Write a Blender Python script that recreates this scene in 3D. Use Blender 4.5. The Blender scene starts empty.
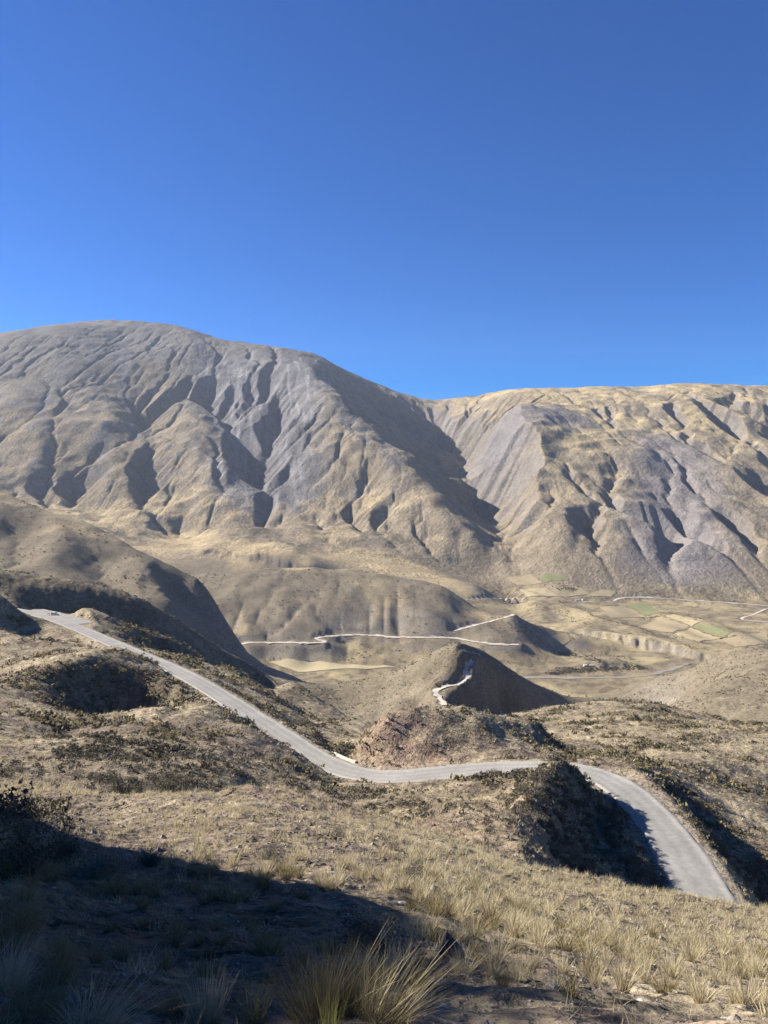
import bpy, bmesh, math, random, time
import numpy as np
from mathutils import Vector, Matrix
T0 = time.time()
rng = np.random.default_rng(7)
random.seed(7)
scene = bpy.context.scene
COL = scene.collection

# ------------------------------------------------------------------ camera and sun
F = 740.0
PITCH = math.atan(22.0 / F)                 # tilted slightly down: eye level at picture row 490
SUN_EL = math.radians(31.5)
SUN_FWD = math.radians(17.0)                # the sun stands to the left, a little ahead
SUN_DIR = np.array([-math.cos(SUN_FWD) * math.cos(SUN_EL), math.sin(SUN_FWD) * math.cos(SUN_EL), math.sin(SUN_EL)])
cp, sp = math.cos(PITCH), math.sin(PITCH)

def ray(px, py):
    a = (px - 384.0) / F; b = (512.0 - py) / F
    y = cp + b * sp; z = -sp + b * cp
    return a / y, z / y                     # X/Y , Z/Y

def at(px, py, Y):
    u, g = ray(px, py)
    return np.array([u * Y, Y, g * Y])

# ------------------------------------------------------------------ noise
def _hash(ix, iy, seed):
    h = (ix.astype(np.int64) * 374761393 + iy.astype(np.int64) * 668265263 + seed * 1274126177) & 0xFFFFFFFF
    h = ((h ^ (h >> 13)) * 1274126177) & 0xFFFFFFFF
    return (h ^ (h >> 16)) & 0xFFFFFFFF

def perlin(x, y, seed=0):
    x = np.asarray(x, np.float64); y = np.asarray(y, np.float64)
    ix = np.floor(x); iy = np.floor(y); fx = x - ix; fy = y - iy
    ix = ix.astype(np.int64); iy = iy.astype(np.int64)
    def g(dx, dy):
        a = _hash(ix + dx, iy + dy, seed) * (2 * math.pi / 4294967296.0)
        return np.cos(a) * (fx - dx) + np.sin(a) * (fy - dy)
    sx = fx * fx * fx * (fx * (fx * 6 - 15) + 10); sy = fy * fy * fy * (fy * (fy * 6 - 15) + 10)
    a = g(0, 0); b = g(1, 0); c = g(0, 1); d = g(1, 1)
    a = a + sx * (b - a); c = c + sx * (d - c)
    return 1.5 * (a + sy * (c - a))

def fbm(x, y, oct=4, seed=0, gain=0.5):
    s = 0; a = 1.0
    for k in range(oct):
        s = s + a * perlin(x * 2 ** k + 17.3 * k, y * 2 ** k - 9.1 * k, seed + k); a *= gain
    return s

def ridged(x, y, oct=4, seed=0, gain=0.5):
    s = 0; a = 1.0
    for k in range(oct):
        s = s + a * (1 - 2 * np.abs(perlin(x * 2 ** k + 7.3 * k, y * 2 ** k - 3.1 * k, seed + k))); a *= gain
    return s

def sstep(a, b, x):
    t = np.clip((x - a) / (b - a), 0, 1); return t * t * (3 - 2 * t)

# ------------------------------------------------------------------ survey lines: (px, py, distance)
CU, CV, CG = [], [], []
def L(pts, step=0.035):
    P = [(*ray(a, b), math.log(c)) for a, b, c in pts]
    for (u0, g0, v0), (u1, g1, v1) in zip(P[:-1], P[1:]):
        n = max(1, int(math.hypot(u1 - u0, v1 - v0) / step))
        for k in range(n):
            t = k / n; CU.append(u0 + (u1 - u0) * t); CV.append(v0 + (v1 - v0) * t); CG.append(g0 + (g1 - g0) * t)
    u, g, v = P[-1]; CU.append(u); CV.append(v); CG.append(g)
def W(pts):                                  # the same from world points
    for x, y, z in pts:
        CU.append(x / y); CV.append(math.log(y)); CG.append(z / y)
def Z(pts, step=0.035):                      # (px, distance, height)
    P = [((a - 384) / F, h / c, math.log(c)) for a, c, h in pts]
    for (u0, g0, v0), (u1, g1, v1) in zip(P[:-1], P[1:]):
        n = max(1, int(math.hypot(u1 - u0, v1 - v0) / step))
        for k in range(n):
            t = k / n; CU.append(u0 + (u1 - u0) * t); CV.append(v0 + (v1 - v0) * t); CG.append(g0 + (g1 - g0) * t)
    u, g, v = P[-1]; CU.append(u); CV.append(v); CG.append(g)

# the slope under the camera
for x in (-1200, -500, 0, 384, 768, 1200):
    u = (x - 384) / F
    W([(u * 0.7, 0.7, -1.74), (u * 1.3, 1.3, -1.80), (u * 2.0, 2.0, -2.02), (u * 2.8, 2.8, -2.40)])
L([(384, 1030, 3.8), (384, 1001, 5), (384, 964, 7), (384, 927, 10), (384, 883, 18), (384, 850, 28), (384, 822, 52)])
L([(200, 1030, 3.8), (200, 998, 5), (220, 958, 7), (230, 915, 11), (240, 868, 18), (235, 835, 28), (235, 800, 45)])
L([(650, 1032, 3.8), (650, 1015, 5.5), (650, 985, 10), (650, 948, 20), (650, 916, 30), (650, 890, 45)])
L([(540, 1030, 3.8), (540, 1005, 5.3), (540, 966, 9), (540, 925, 19), (540, 893, 30), (540, 868, 47)])
L([(768, 1035, 3.8), (768, 1022, 6), (768, 998, 10), (768, 967, 20), (768, 937, 30), (768, 911, 42)])
L([(900, 1035, 3.8), (900, 1010, 10), (900, 950, 30), (900, 930, 42)])
L([(120, 1028, 3.8), (115, 990, 5), (110, 948, 7), (100, 908, 11), (95, 862, 18), (100, 835, 28), (125, 818, 38)])
L([(0, 1015, 3.8), (0, 975, 5), (0, 935, 7), (0, 880, 12), (0, 840, 18), (0, 806, 30), (0, 790, 45), (0, 770, 70), (0, 745, 110), (0, 715, 160),
   (0, 690, 210), (0, 665, 270), (0, 645, 320), (0, 632, 355)])
L([(-140, 930, 7), (-140, 850, 14), (-140, 790, 30), (-140, 755, 70), (-140, 705, 160), (-140, 650, 270), (-140, 610, 360)])
# bank to the left, out of the picture: it shades the near ground
W([(-12.5, 5.3, 4.6), (-13, 6.8, 5.1), (-13.4, 9, 4.9), (-15.4, 11, 5.5), (-15.6, 12.5, 4.9), (-16.3, 14.8, 4.6), (-17, 17.5, 3.0), (-18.1, 20.6, 2.1), (-23, 24, 1.0), (-27, 30, -1.2), (-32, 37, -6.5), (-26, 18, 10), (-30, 28, 5)])
W([(-8, 8, -2.0), (-10, 12, -3.4), (-11.5, 17, -5.5), (-13.5, 22, -7.8)])
L([(-400, 700, 70), (-400, 650, 160), (-400, 590, 300)])
# rim of the near slope
L([(150, 815, 38), (200, 797, 45), (250, 787, 50), (300, 793, 53), (340, 803, 55), (385, 820, 53), (430, 838, 50), (480, 853, 49), (520, 866, 48), (600, 880, 46), (680, 893, 44), (768, 911, 42), (900, 930, 42)])
# hollow behind the rim
Z([(250, 75, -33.5), (300, 85, -39), (345, 92, -43), (400, 92, -43)])
L([(340, 792, 120), (380, 800, 108), (420, 806, 98), (440, 815, 85)])
L([(470, 800, 115), (500, 790, 135), (450, 790, 135)])
Z([(470, 75, -35), (520, 66, -33)])
# main road
ROAD = [(716, 918, 92), (706, 900, 97), (690, 868, 105), (673, 839, 114), (652, 814, 124), (632, 794, 134), (609, 776, 143), (580, 767, 151), (545, 764, 156),
        (500, 767, 160), (450, 774, 162), (400, 778, 163), (366, 777, 167), (335, 769, 175), (310, 756, 186), (285, 738, 201), (250, 712, 223),
        (215, 690, 251), (180, 672, 282), (150, 659, 307), (110, 643, 345), (85, 632, 375), (60, 620, 407), (40, 613, 430), (20, 609, 452), (0, 606, 475), (-25, 604, 500)]
L(ROAD, 0.02)
# the dark cone left standing inside the bend
L([(562, 753, 128), (548, 767, 119), (534, 784, 107), (526, 805, 94), (520, 830, 80), (517, 843, 68)], 0.015)
L([(563, 757, 128), (580, 764, 131)], 0.012)
L([(520, 790, 124), (505, 812, 112), (490, 830, 95)])
Z([(592, 134, -53.5), (612, 124, -52.8), (632, 114, -52.4), (655, 105, -52.2), (675, 97, -52.8), (695, 88, -53.5)], 0.02)
for _x in ((562, 753, 128), (548, 767, 119), (534, 784, 107), (526, 805, 94), (520, 830, 80)):
    _p = at(*_x); W([(_p[0] + 4.2, _p[1] - .8, _p[2] - 4.9), (_p[0] + 9.0, _p[1] - 1.6, _p[2] - 9.4)])
Z([(560, 62, -35), (620, 62, -40), (680, 62, -43), (760, 62, -45)])
Z([(600, 80, -45), (660, 78, -48), (720, 76, -50)])
# red knob behind the bend
L([(358, 745, 180), (372, 725, 184), (390, 711, 189), (420, 703, 193), (450, 706, 196), (480, 712, 198), (505, 722, 197), (525, 738, 190), (545, 757, 172)], 0.02)
L([(375, 760, 173), (420, 758, 172), (470, 754, 172), (510, 754, 170)])
Z([(350, 195, -78), (340, 215, -92), (380, 225, -82), (440, 235, -78), (500, 235, -74), (540, 215, -68)])
Z([(330, 190, -70), (345, 182, -68)])
# ravine behind the road
L([(300, 735, 240), (320, 745, 225), (338, 752, 208)])
# ridges beyond the road on the left
L([(-100, 560, 520), (0, 577, 525), (50, 591, 535), (100, 602, 548), (145, 607, 560), (175, 622, 575), (215, 647, 590), (260, 672, 600), (310, 698, 585), (350, 716, 535), (375, 726, 480)], 0.02)
L([(90, 611, 425), (140, 630, 425), (200, 660, 425), (256, 690, 412), (300, 714, 372), (335, 734, 315)], 0.02)
Z([(60, 472, -97), (110, 482, -114), (170, 492, -130), (230, 485, -140), (290, 435, -139), (330, 395, -130)], 0.02)
L([(170, 655, 340), (215, 676, 300), (255, 702, 262), (290, 727, 228)])
Z([(-100, 780, -150), (0, 780, -160), (100, 760, -170), (200, 720, -190), (300, 650, -205), (370, 600, -205)])
# hill the road comes round, far left
L([(-160, 540, 420), (-80, 556, 408), (-25, 578, 398), (0, 594, 392), (10, 606, 388), (18, 622, 380), (20, 636, 366)], 0.02)
Z([(10, 420, -75), (-30, 440, -70)])
# mound in front of the road, left
L([(0, 634, 338), (40, 647, 318), (70, 655, 303), (95, 647, 298), (113, 643, 295), (128, 647, 290), (142, 657, 284), (167, 673, 268), (188, 687, 252), (206, 699, 240)], 0.02)
for _x in ((50, 591, 535), (75, 597, 541), (100, 602, 548), (122, 604, 554), (145, 607, 560), (175, 622, 575), (195, 635, 582), (215, 647, 590), (238, 660, 595), (260, 672, 600), (285, 686, 594), (310, 698, 582)):
    _p = at(*_x); W([(_p[0] + 26, _p[1] - 6, _p[2] - 24)])
for _x in ((140, 630, 425), (170, 645, 425), (200, 660, 425), (230, 676, 419), (256, 690, 412), (280, 703, 392), (300, 714, 370), (318, 724, 345)):
    _p = at(*_x); W([(_p[0] + 17, _p[1] - 4, _p[2] - 16)])
L([(30, 672, 235), (67, 668, 246), (100, 672, 254), (133, 678, 257), (150, 684, 256), (187, 688, 251), (205, 697, 246)], .015)
L([(50, 690, 229), (83, 708, 240), (110, 718, 246), (133, 716, 250), (160, 710, 250), (187, 704, 244)], .015)
Z([(110, 205, -68), (160, 205, -67), (205, 215, -67)])
# mound nearer
L([(60, 737, 150), (85, 727, 158), (110, 717, 166), (150, 707, 175), (190, 702, 180), (215, 704, 181), (240, 715, 177), (270, 739, 166), (300, 764, 154), (325, 786, 143), (336, 796, 132)], 0.02)
L([(120, 745, 120), (150, 770, 95), (165, 790, 75), (155, 806, 55)])
L([(200, 740, 138), (240, 768, 118), (215, 790, 92)])
L([(70, 770, 85), (60, 790, 60)])
Z([(280, 110, -48.5), (240, 80, -35.5)])
Z([(275, 200, -66), (240, 215, -66), (320, 165, -62.5), (300, 178, -64)])
# right of the road: shoulder, fill slope and gully
for _x in ((638, 768, 150), (650, 778, 142), (663, 792, 135), (676, 806, 128), (688, 822, 122), (700, 838, 116), (711, 852, 112), (722, 866, 108), (737, 880, 104)):
    _p = at(*_x); W([(_p[0] + 8.5, _p[1] - 1, _p[2] - 8.6)])
L([(628, 761, 158), (650, 778, 142), (676, 806, 128), (700, 838, 116), (722, 866, 108), (752, 892, 101), (790, 930, 94)], 0.02)
L([(616, 753, 182), (640, 762, 176), (668, 775, 170), (700, 793, 161), (735, 820, 149), (768, 846, 140), (800, 872, 133), (850, 920, 122)], 0.02)
L([(700, 765, 196), (735, 785, 182), (768, 805, 172), (850, 850, 160)])
L([(722, 762, 205), (750, 752, 235), (800, 745, 260)])
# grassy hill beyond
L([(450, 728, 420), (500, 715, 450), (540, 707, 470), (590, 700, 485), (620, 698, 490), (650, 700, 480), (690, 712, 460), (715, 722, 430), (740, 726, 400), (768, 723, 380), (900, 720, 380)], 0.025)
L([(560, 740, 270), (600, 735, 290), (660, 735, 280), (700, 745, 240)])
L([(560, 757, 198), (600, 752, 205), (545, 750, 225)])
L([(600, 715, 390), (660, 716, 380), (540, 722, 360)])
Z([(470, 600, -210), (540, 640, -250), (600, 680, -270), (660, 640, -235), (720, 560, -190)])
Z([(430, 560, -215), (480, 900, -320), (560, 1000, -360), (640, 1000, -350)])
# scree hill, right
L([(652, 681, 1230), (668, 672, 1180), (692, 661, 1120), (722, 653, 1060), (768, 652, 1000), (900, 640, 950)], 0.03)
L([(690, 690, 900), (720, 705, 720), (768, 690, 750), (735, 680, 850)])
L([(655, 700, 1330), (665, 712, 1200)])
# ridge with the white hairpins
L([(330, 692, 1120), (370, 681, 1060), (400, 669, 1010), (430, 656, 965), (455, 646, 950), (470, 650, 955), (482, 658, 962), (505, 670, 995), (530, 683, 1040), (550, 690, 1080), (566, 695, 1130), (576, 702, 1180)], 0.02)
L([(468, 662, 935), (478, 680, 925), (498, 708, 915)], 0.012)
L([(495, 680, 962), (515, 692, 985), (535, 703, 1015), (552, 706, 1060)], 0.02)
HAIR = [(444, 706), (441, 700), (434, 691.5), (436, 688), (448, 686.5), (459, 685.5), (466, 683.5), (470, 679.5), (467, 674), (464, 670), (466, 666.5), (473, 662)]
L([(440, 668, 935), (430, 685, 890), (440, 700, 850), (460, 715, 800), (400, 690, 930), (400, 705, 860), (370, 700, 930)], 0.03)
L([(470, 700, 880), (480, 712, 850)])
Z([(400, 620, -225), (420, 740, -262), (360, 760, -285)])
Z([(440, 1150, -335), (480, 1200, -375), (520, 1240, -388), (400, 1240, -372), (330, 1260, -378)])
# valley floor
def floor_row(Y, z, xs): Z([(x, Y, z) for x in xs], 0.12)
floor_row(1300, -392, (500, 560, 600))
floor_row(1450, -394, (270, 340, 420, 500, 580, 640, 700))
floor_row(1600, -391, (270, 340, 400, 460, 540, 600, 640))
L([(270, 661, 1655), (340, 665, 1640), (400, 669, 1610)])
L([(700, 668, 1640), (768, 672, 1600), (900, 680, 1500)])
Z([(560, 1720, -399), (640, 1720, -399), (700, 1720, -399), (768, 1720, -399), (900, 1720, -395)])
Z([(560, 1830, -398), (640, 1850, -400), (700, 1800, -398)])
# terrace scarp (top then foot)
TER = [(505, 607, 2280), (530, 613, 2190), (560, 621, 2080), (600, 631, 1960), (640, 638, 1880), (670, 645, 1800), (690, 653, 1730), (760, 660, 1660), (850, 668, 1600)]
Z([(x, Y, -396) for x, y, Y in TER], 0.05)
floor_row(2050, -398, (620, 680, 740, 800, 900))
floor_row(2350, -399, (560, 620, 700, 768, 900))
floor_row(2600, -393, (500, 560, 620, 680, 740, 800, 900))
# hill in the middle of the valley with the white road across its foot
L([(195, 578, 2080), (230, 573, 2090), (270, 569, 2100), (310, 568, 2100), (350, 572, 2080), (400, 579, 2040), (440, 587, 1990), (460, 599, 1950), (474, 610, 1915), (492, 612, 1925)], 0.03)
L([(240, 641, 1700), (290, 643, 1690), (325, 645, 1690), (360, 638, 1740), (400, 639, 1730), (440, 638, 1730), (480, 641, 1715), (518, 645, 1700)], 0.03)
L([(250, 610, 1830), (300, 605, 1850), (350, 608, 1840), (400, 612, 1830), (440, 618, 1800)])
BEND = [(452, 631.5, 1768), (475, 625.5, 1800), (490, 621.5, 1825), (508, 617, 1850), (514, 614.5, 1872)]
L(BEND, .012)
L([(300, 658, 1650), (360, 662, 1640), (440, 664, 1620), (500, 668, 1580), (530, 670, 1560)])
Z([(200, 2450, -300), (270, 2480, -305), (350, 2450, -330), (430, 2400, -360), (480, 2300, -380), (500, 2100, -385), (520, 1950, -392)])
# hills on the left
L([(-250, 478, 1500), (-100, 483, 1550), (0, 488, 1680), (30, 500, 1640), (60, 512, 1590), (100, 526, 1530), (130, 540, 1480), (152, 553, 1440), (175, 565, 1410), (200, 579, 1395), (211, 602, 1370), (215, 622, 1345), (220, 640, 1320), (229, 658, 1290), (245, 673, 1260)], 0.02)
L([(262, 664, 1600), (250, 655, 1660)])
Z([(60, 1850, -205), (100, 1750, -235), (160, 1690, -272), (200, 1640, -330), (230, 1590, -366), (270, 1550, -386)])
Z([(528, 1890, -337), (550, 1885, -355), (580, 1860, -376), (612, 1850, -392)])
L([(-60, 520, 1480), (-120, 520, 1450)]); L([(-60, 560, 1300), (-120, 560, 1250)])
L([(60, 535, 1460), (50, 555, 1340), (50, 588, 1200)], 0.02)
L([(100, 566, 1395), (114, 586, 1310), (128, 602, 1225)], 0.02)
L([(25, 537, 1480), (22, 560, 1360), (30, 590, 1200)], 0.02)
L([(138, 555, 1405), (150, 571, 1335), (170, 597, 1235)], 0.02)
L([(178, 592, 1365), (186, 612, 1295), (200, 636, 1225)], 0.02)
L([(70, 605, 1050), (120, 612, 1030), (180, 640, 1010), (240, 668, 1050), (-50, 590, 1000), (20, 597, 1030)])
Z([(60, 880, -165), (160, 870, -195), (250, 850, -235), (320, 900, -270)])
Z([(270, 1350, -330), (300, 1480, -385)])
Z([(100, 2000, -230), (180, 2000, -275), (0, 2050, -190), (-150, 2050, -160), (-350, 2000, -100)])
# the big massif on the left: an even slope, ribs stand forward of it (f < 1) and hollows behind (f > 1)
def Yd(py): return 2127 / (.60 + (py - 490) / 740)
def Yr(py): return 1559 / (.45 + (py - 490) / 740)
def G(pts, f, fn=None, step=.03):
    f = 1 + (f - 1) * (.26 if fn is None else .05)
    L([(a, b, (fn or Yd)(b) * f) for a, b in pts], step)
SKY = [(-400, 368, 6000), (-150, 350, 5950), (0, 333, 5750), (50, 325, 5800), (85, 321, 5800), (110, 320, 5800), (150, 322, 5700), (180, 326, 5550), (222, 340, 5350), (260, 344, 5200), (290, 349, 5100), (312, 352, 5000)]
L(SKY, 0.04)
L([(312, 352, 5000), (325, 366, 4780), (345, 398, 4350), (370, 440, 3890), (395, 480, 3530), (425, 525, 3200), (460, 562, 2950), (478, 575, 2870)], 0.03)
L([(320, 357, 5000), (345, 370, 5020), (380, 385, 5150), (405, 395, 5350), (432, 402, 5650)], 0.04)
L([(374, 410, Yd(410) * .985), (396, 445, Yd(445) * .968), (422, 482, Yd(482) * .962), (452, 525, Yd(525) * .962), (482, 560, Yd(560) * .97)], .03)
L([(432, 402, 5650), (455, 425, 4950), (478, 455, 4330), (492, 482, 3880), (502, 510, 3560), (510, 535, 3260), (520, 557, 3010), (530, 572, 2850)], 0.03)
G([(200, 352), (225, 353), (255, 355), (285, 358), (303, 362)], .985)
G([(215, 385), (240, 384), (270, 386), (298, 392)], 1.05)
G([(235, 415), (262, 425), (264, 450), (264, 480), (264, 505), (264, 525)], 1.055)
G([(172, 370), (185, 405), (198, 440), (213, 470), (228, 500), (232, 520)], .95)
G([(150, 380), (150, 430), (158, 475), (172, 515), (182, 538)], 1.03)
G([(118, 390), (115, 440), (120, 485), (135, 522)], .965)
G([(75, 380), (66, 430), (68, 475), (88, 508)], 1.025)
G([(30, 390), (30, 440), (40, 480)], .97)
G([(-15, 390), (-20, 440), (-10, 475)], 1.02)
G([(-250, 420), (-300, 470), (-400, 420), (-400, 480)], 1.0, None, .1)
# fan at its foot
L([(180, 545, 3000), (230, 535, 3020), (265, 535, 3000), (300, 548, 2850), (350, 562, 2680), (420, 575, 2620), (480, 585, 2560)], 0.04)
L([(200, 556, 2620), (260, 560, 2560), (310, 566, 2500)])
L([(60, 530, 2800), (120, 545, 2800), (0, 510, 3000), (-150, 500, 3000)])
# range on the right
L([(432, 402, 5650), (450, 398, 5620), (478, 396, 5500), (500, 390, 5400), (530, 388, 5300), (570, 388, 5200), (600, 386, 5220), (640, 387, 5220), (680, 383, 5300), (720, 384, 5200), (768, 386, 5150), (950, 380, 5100), (1150, 385, 5100)], 0.04)
G([(497, 415), (507, 440), (524, 475), (542, 515), (560, 548), (576, 570)], .975, Yr)
G([(570, 425), (560, 465), (552, 500)], 1.03, Yr)
G([(590, 425), (586, 460), (572, 500), (572, 530)], .985, Yr)
G([(618, 462), (606, 500), (586, 532), (578, 553)], 1.03, Yr)
G([(642, 425), (645, 465), (632, 512), (620, 550), (612, 573)], .965, Yr)
G([(658, 440), (663, 465), (672, 500), (677, 530), (672, 556)], 1.05, Yr)
G([(700, 440), (692, 485), (686, 522)], 1.02, Yr)
G([(738, 425), (735, 468), (722, 515), (712, 550), (706, 578)], .97, Yr)
G([(772, 440), (768, 495), (758, 545), (752, 578)], 1.02, Yr)
G([(850, 430), (830, 500), (810, 560), (950, 430), (950, 520)], 1.0, Yr, .05)
L([(664, 575, 2780), (670, 590, 2680)])
# behind the skyline
Z([(380, 6700, 640), (432, 6800, 560), (500, 6800, 640)])
Z([(-600, 7200, 900), (-200, 7200, 900), (100, 7000, 1100), (300, 7000, 700), (430, 8200, 500), (600, 7500, 500), (800, 7500, 500), (1100, 7500, 500), (300, 9500, 300), (-600, 9500, 300), (900, 9500, 300)])
L([(100, 330, 7000), (250, 352, 6700), (550, 400, 6300), (700, 398, 6200)])

CU, CV, CG = np.array(CU), np.array(CV), np.array(CG)
_key = np.round(np.stack([CU, CV], 1) / 0.006).astype(int)
_, _ix = np.unique(_key, axis=0, return_index=True)
CU, CV, CG = CU[_ix], CV[_ix], CG[_ix]
EPS = 0.012
_d = np.sqrt((CU[:, None] - CU) ** 2 + (CV[:, None] - CV) ** 2 + EPS ** 2)
_n = len(CU)
_A = np.zeros((_n + 1, _n + 1)); _A[:_n, :_n] = _d - np.eye(_n) * 0.0006; _A[:_n, _n] = 1; _A[_n, :_n] = 1
_w = np.linalg.solve(_A, np.append(CG, 0))
# u is far wider near the camera: a common grid in (u, v)
GU = np.concatenate([np.arange(-2.6, -0.62, 0.012), np.arange(-0.62, 0.62, 0.0035), np.arange(0.62, 1.7, 0.012)])
GV = np.arange(math.log(0.55), math.log(9600), 0.009)
GRID = np.empty((len(GV), len(GU)), np.float32)
cu = CU.astype(np.float32); cv = CV.astype(np.float32); cw = _w[:_n].astype(np.float32)
for j, v in enumerate(GV):
    d = GU.astype(np.float32)[:, None] - cu
    d *= d; d += (np.float32(v) - cv) ** 2 + np.float32(EPS ** 2)
    np.sqrt(d, out=d)
    GRID[j] = d @ cw + _w[_n]
_gui = np.arange(len(GU), dtype=np.float64)

def base(X, Y):
    Y = np.maximum(Y, 0.56)
    fi = np.interp(X / Y, GU, _gui); fj = np.clip((np.log(Y) - GV[0]) / 0.009, 0, len(GV) - 1.001)
    i = np.minimum(fi.astype(int), len(GU) - 2); j = fj.astype(int); a = fi - i; b = fj - j
    g = (GRID[j, i] * (1 - a) + GRID[j, i + 1] * a) * (1 - b) + (GRID[j + 1, i] * (1 - a) + GRID[j + 1, i + 1] * a) * b
    return g * Y
print('base', _n, round(time.time() - T0, 1))

# ------------------------------------------------------------------ erosion of everything beyond about 1 km
def talus(h, dx, tal, n):
    """no side slope steeper than tal: gullies open into V shapes"""
    for _ in range(n):
        pad = np.pad(h, 1, mode='edge'); m = h.copy(); ny, nx = h.shape
        for dj, di in ((0, 1), (1, 0), (0, -1), (-1, 0), (1, 1), (1, -1), (-1, 1), (-1, -1)):
            m = np.minimum(m, pad[1 + dj:1 + dj + ny, 1 + di:1 + di + nx] + tal * dx * math.hypot(dj, di))
        h = m
    return h
def erode(h, dx, iters, K, diff, seed, thr, tal):
    r = np.random.default_rng(seed)
    ny, nx = h.shape; n = h.size; idx = np.arange(n).reshape(ny, nx)
    nb = [(-1, -1), (-1, 0), (-1, 1), (0, -1), (0, 1), (1, -1), (1, 0), (1, 1)]
    hp = h.copy(); Kf = K.ravel()
    for it in range(iters):
        pad = np.pad(hp, 1, mode='edge'); best = np.zeros((ny, nx)); rec = idx.copy(); dist = np.full((ny, nx), dx)
        for dj, di in nb:
            dd = dx * math.hypot(dj, di)
            s = (hp - pad[1 + dj:1 + dj + ny, 1 + di:1 + di + nx]) / dd
            s *= r.uniform(0.75, 1.25, s.shape)
            m = s > best
            jj, ii = np.nonzero(m); m2 = (jj + dj >= 0) & (jj + dj < ny) & (ii + di >= 0) & (ii + di < nx); jj, ii = jj[m2], ii[m2]
            best[jj, ii] = s[jj, ii]; rec[jj, ii] = (jj + dj) * nx + ii + di; dist[jj, ii] = dd
        rec = rec.ravel(); dist = dist.ravel()
        dep = (rec != np.arange(n)).astype(np.int32); p = rec.copy()
        for _ in range(16):
            q = dep[p]
            if not q.any(): break
            dep = dep + q; p = p[p]
        order = np.argsort(dep, kind='stable'); cnt = np.bincount(dep); st = np.concatenate([[0], np.cumsum(cnt)])
        A = np.full(n, dx * dx)
        for l in range(len(cnt) - 1, 0, -1):
            nd = order[st[l]:st[l + 1]]; np.add.at(A, rec[nd], A[nd])
        Fk = Kf * (0.10 * np.sqrt(A) + np.maximum(0, np.sqrt(A) - thr.ravel())) / dist
        hf = hp.ravel().copy()
        for l in range(1, len(cnt)):
            nd = order[st[l]:st[l + 1]]; f = Fk[nd]; hf[nd] = (hf[nd] + f * hf[rec[nd]]) / (1 + f)
        hp = hf.reshape(ny, nx)
        pad = np.pad(hp, 1, mode='edge')
        hp = hp + diff * (pad[:-2, 1:-1] + pad[2:, 1:-1] + pad[1:-1, :-2] + pad[1:-1, 2:] - 4 * hp)
        hp = talus(hp, dx, tal, 2)
    return hp, A.reshape(ny, nx)

EX0, EX1, EY0, EY1 = -4200.0, 3900.0, 950.0, 7400.0
def grid_xy(dx):
    x = np.arange(EX0, EX1 + 1, dx); y = np.arange(EY0, EY1 + 1, dx)
    return np.meshgrid(x, y)
def kmask(X, Y):
    z = base(X, Y); u = X / Y
    m = sstep(2650, 3150, Y) * sstep(-330, -180, z)
    k = 0.017 * m * (1 - .75 * sstep(.25, .36, -u) * sstep(-100, 250, z)) * np.clip(.55 + .9 * fbm(X / 900, Y / 900, 2, 131), .12, 1.5)
    hills = (1 - sstep(2150, 2300, Y)) * sstep(-385, -330, z) * sstep(1050, 1200, Y)
    k = np.maximum(k, 0.006 * hills)
    k = np.where((u > 0.1) & (Y < 1400), 0.002, k)
    return np.maximum(k, 0.0012), m
D1 = 17.0
X1, Y1 = grid_xy(D1)
K1, M1 = kmask(X1, Y1)
H1 = base(X1, Y1)
TH1 = 60 + 90 * M1; SKF = 1 - .6 * sstep(4500, 5000, Y1)
H1 = H1 + M1 * SKF * (34 * fbm(X1 / 620, Y1 / 620, 5, 3, 0.5) + 14 * ridged(X1 / 430 + .5 * perlin(X1 / 500, Y1 / 500, 33), Y1 / 640 + .5 * perlin(X1 / 500, Y1 / 500, 34), 3, 35)) + (K1 > 0.002) * (7 * fbm(X1 / 170, Y1 / 170, 4, 9) + 5 * ridged(X1 / 120, Y1 / 120, 3, 19))
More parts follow.
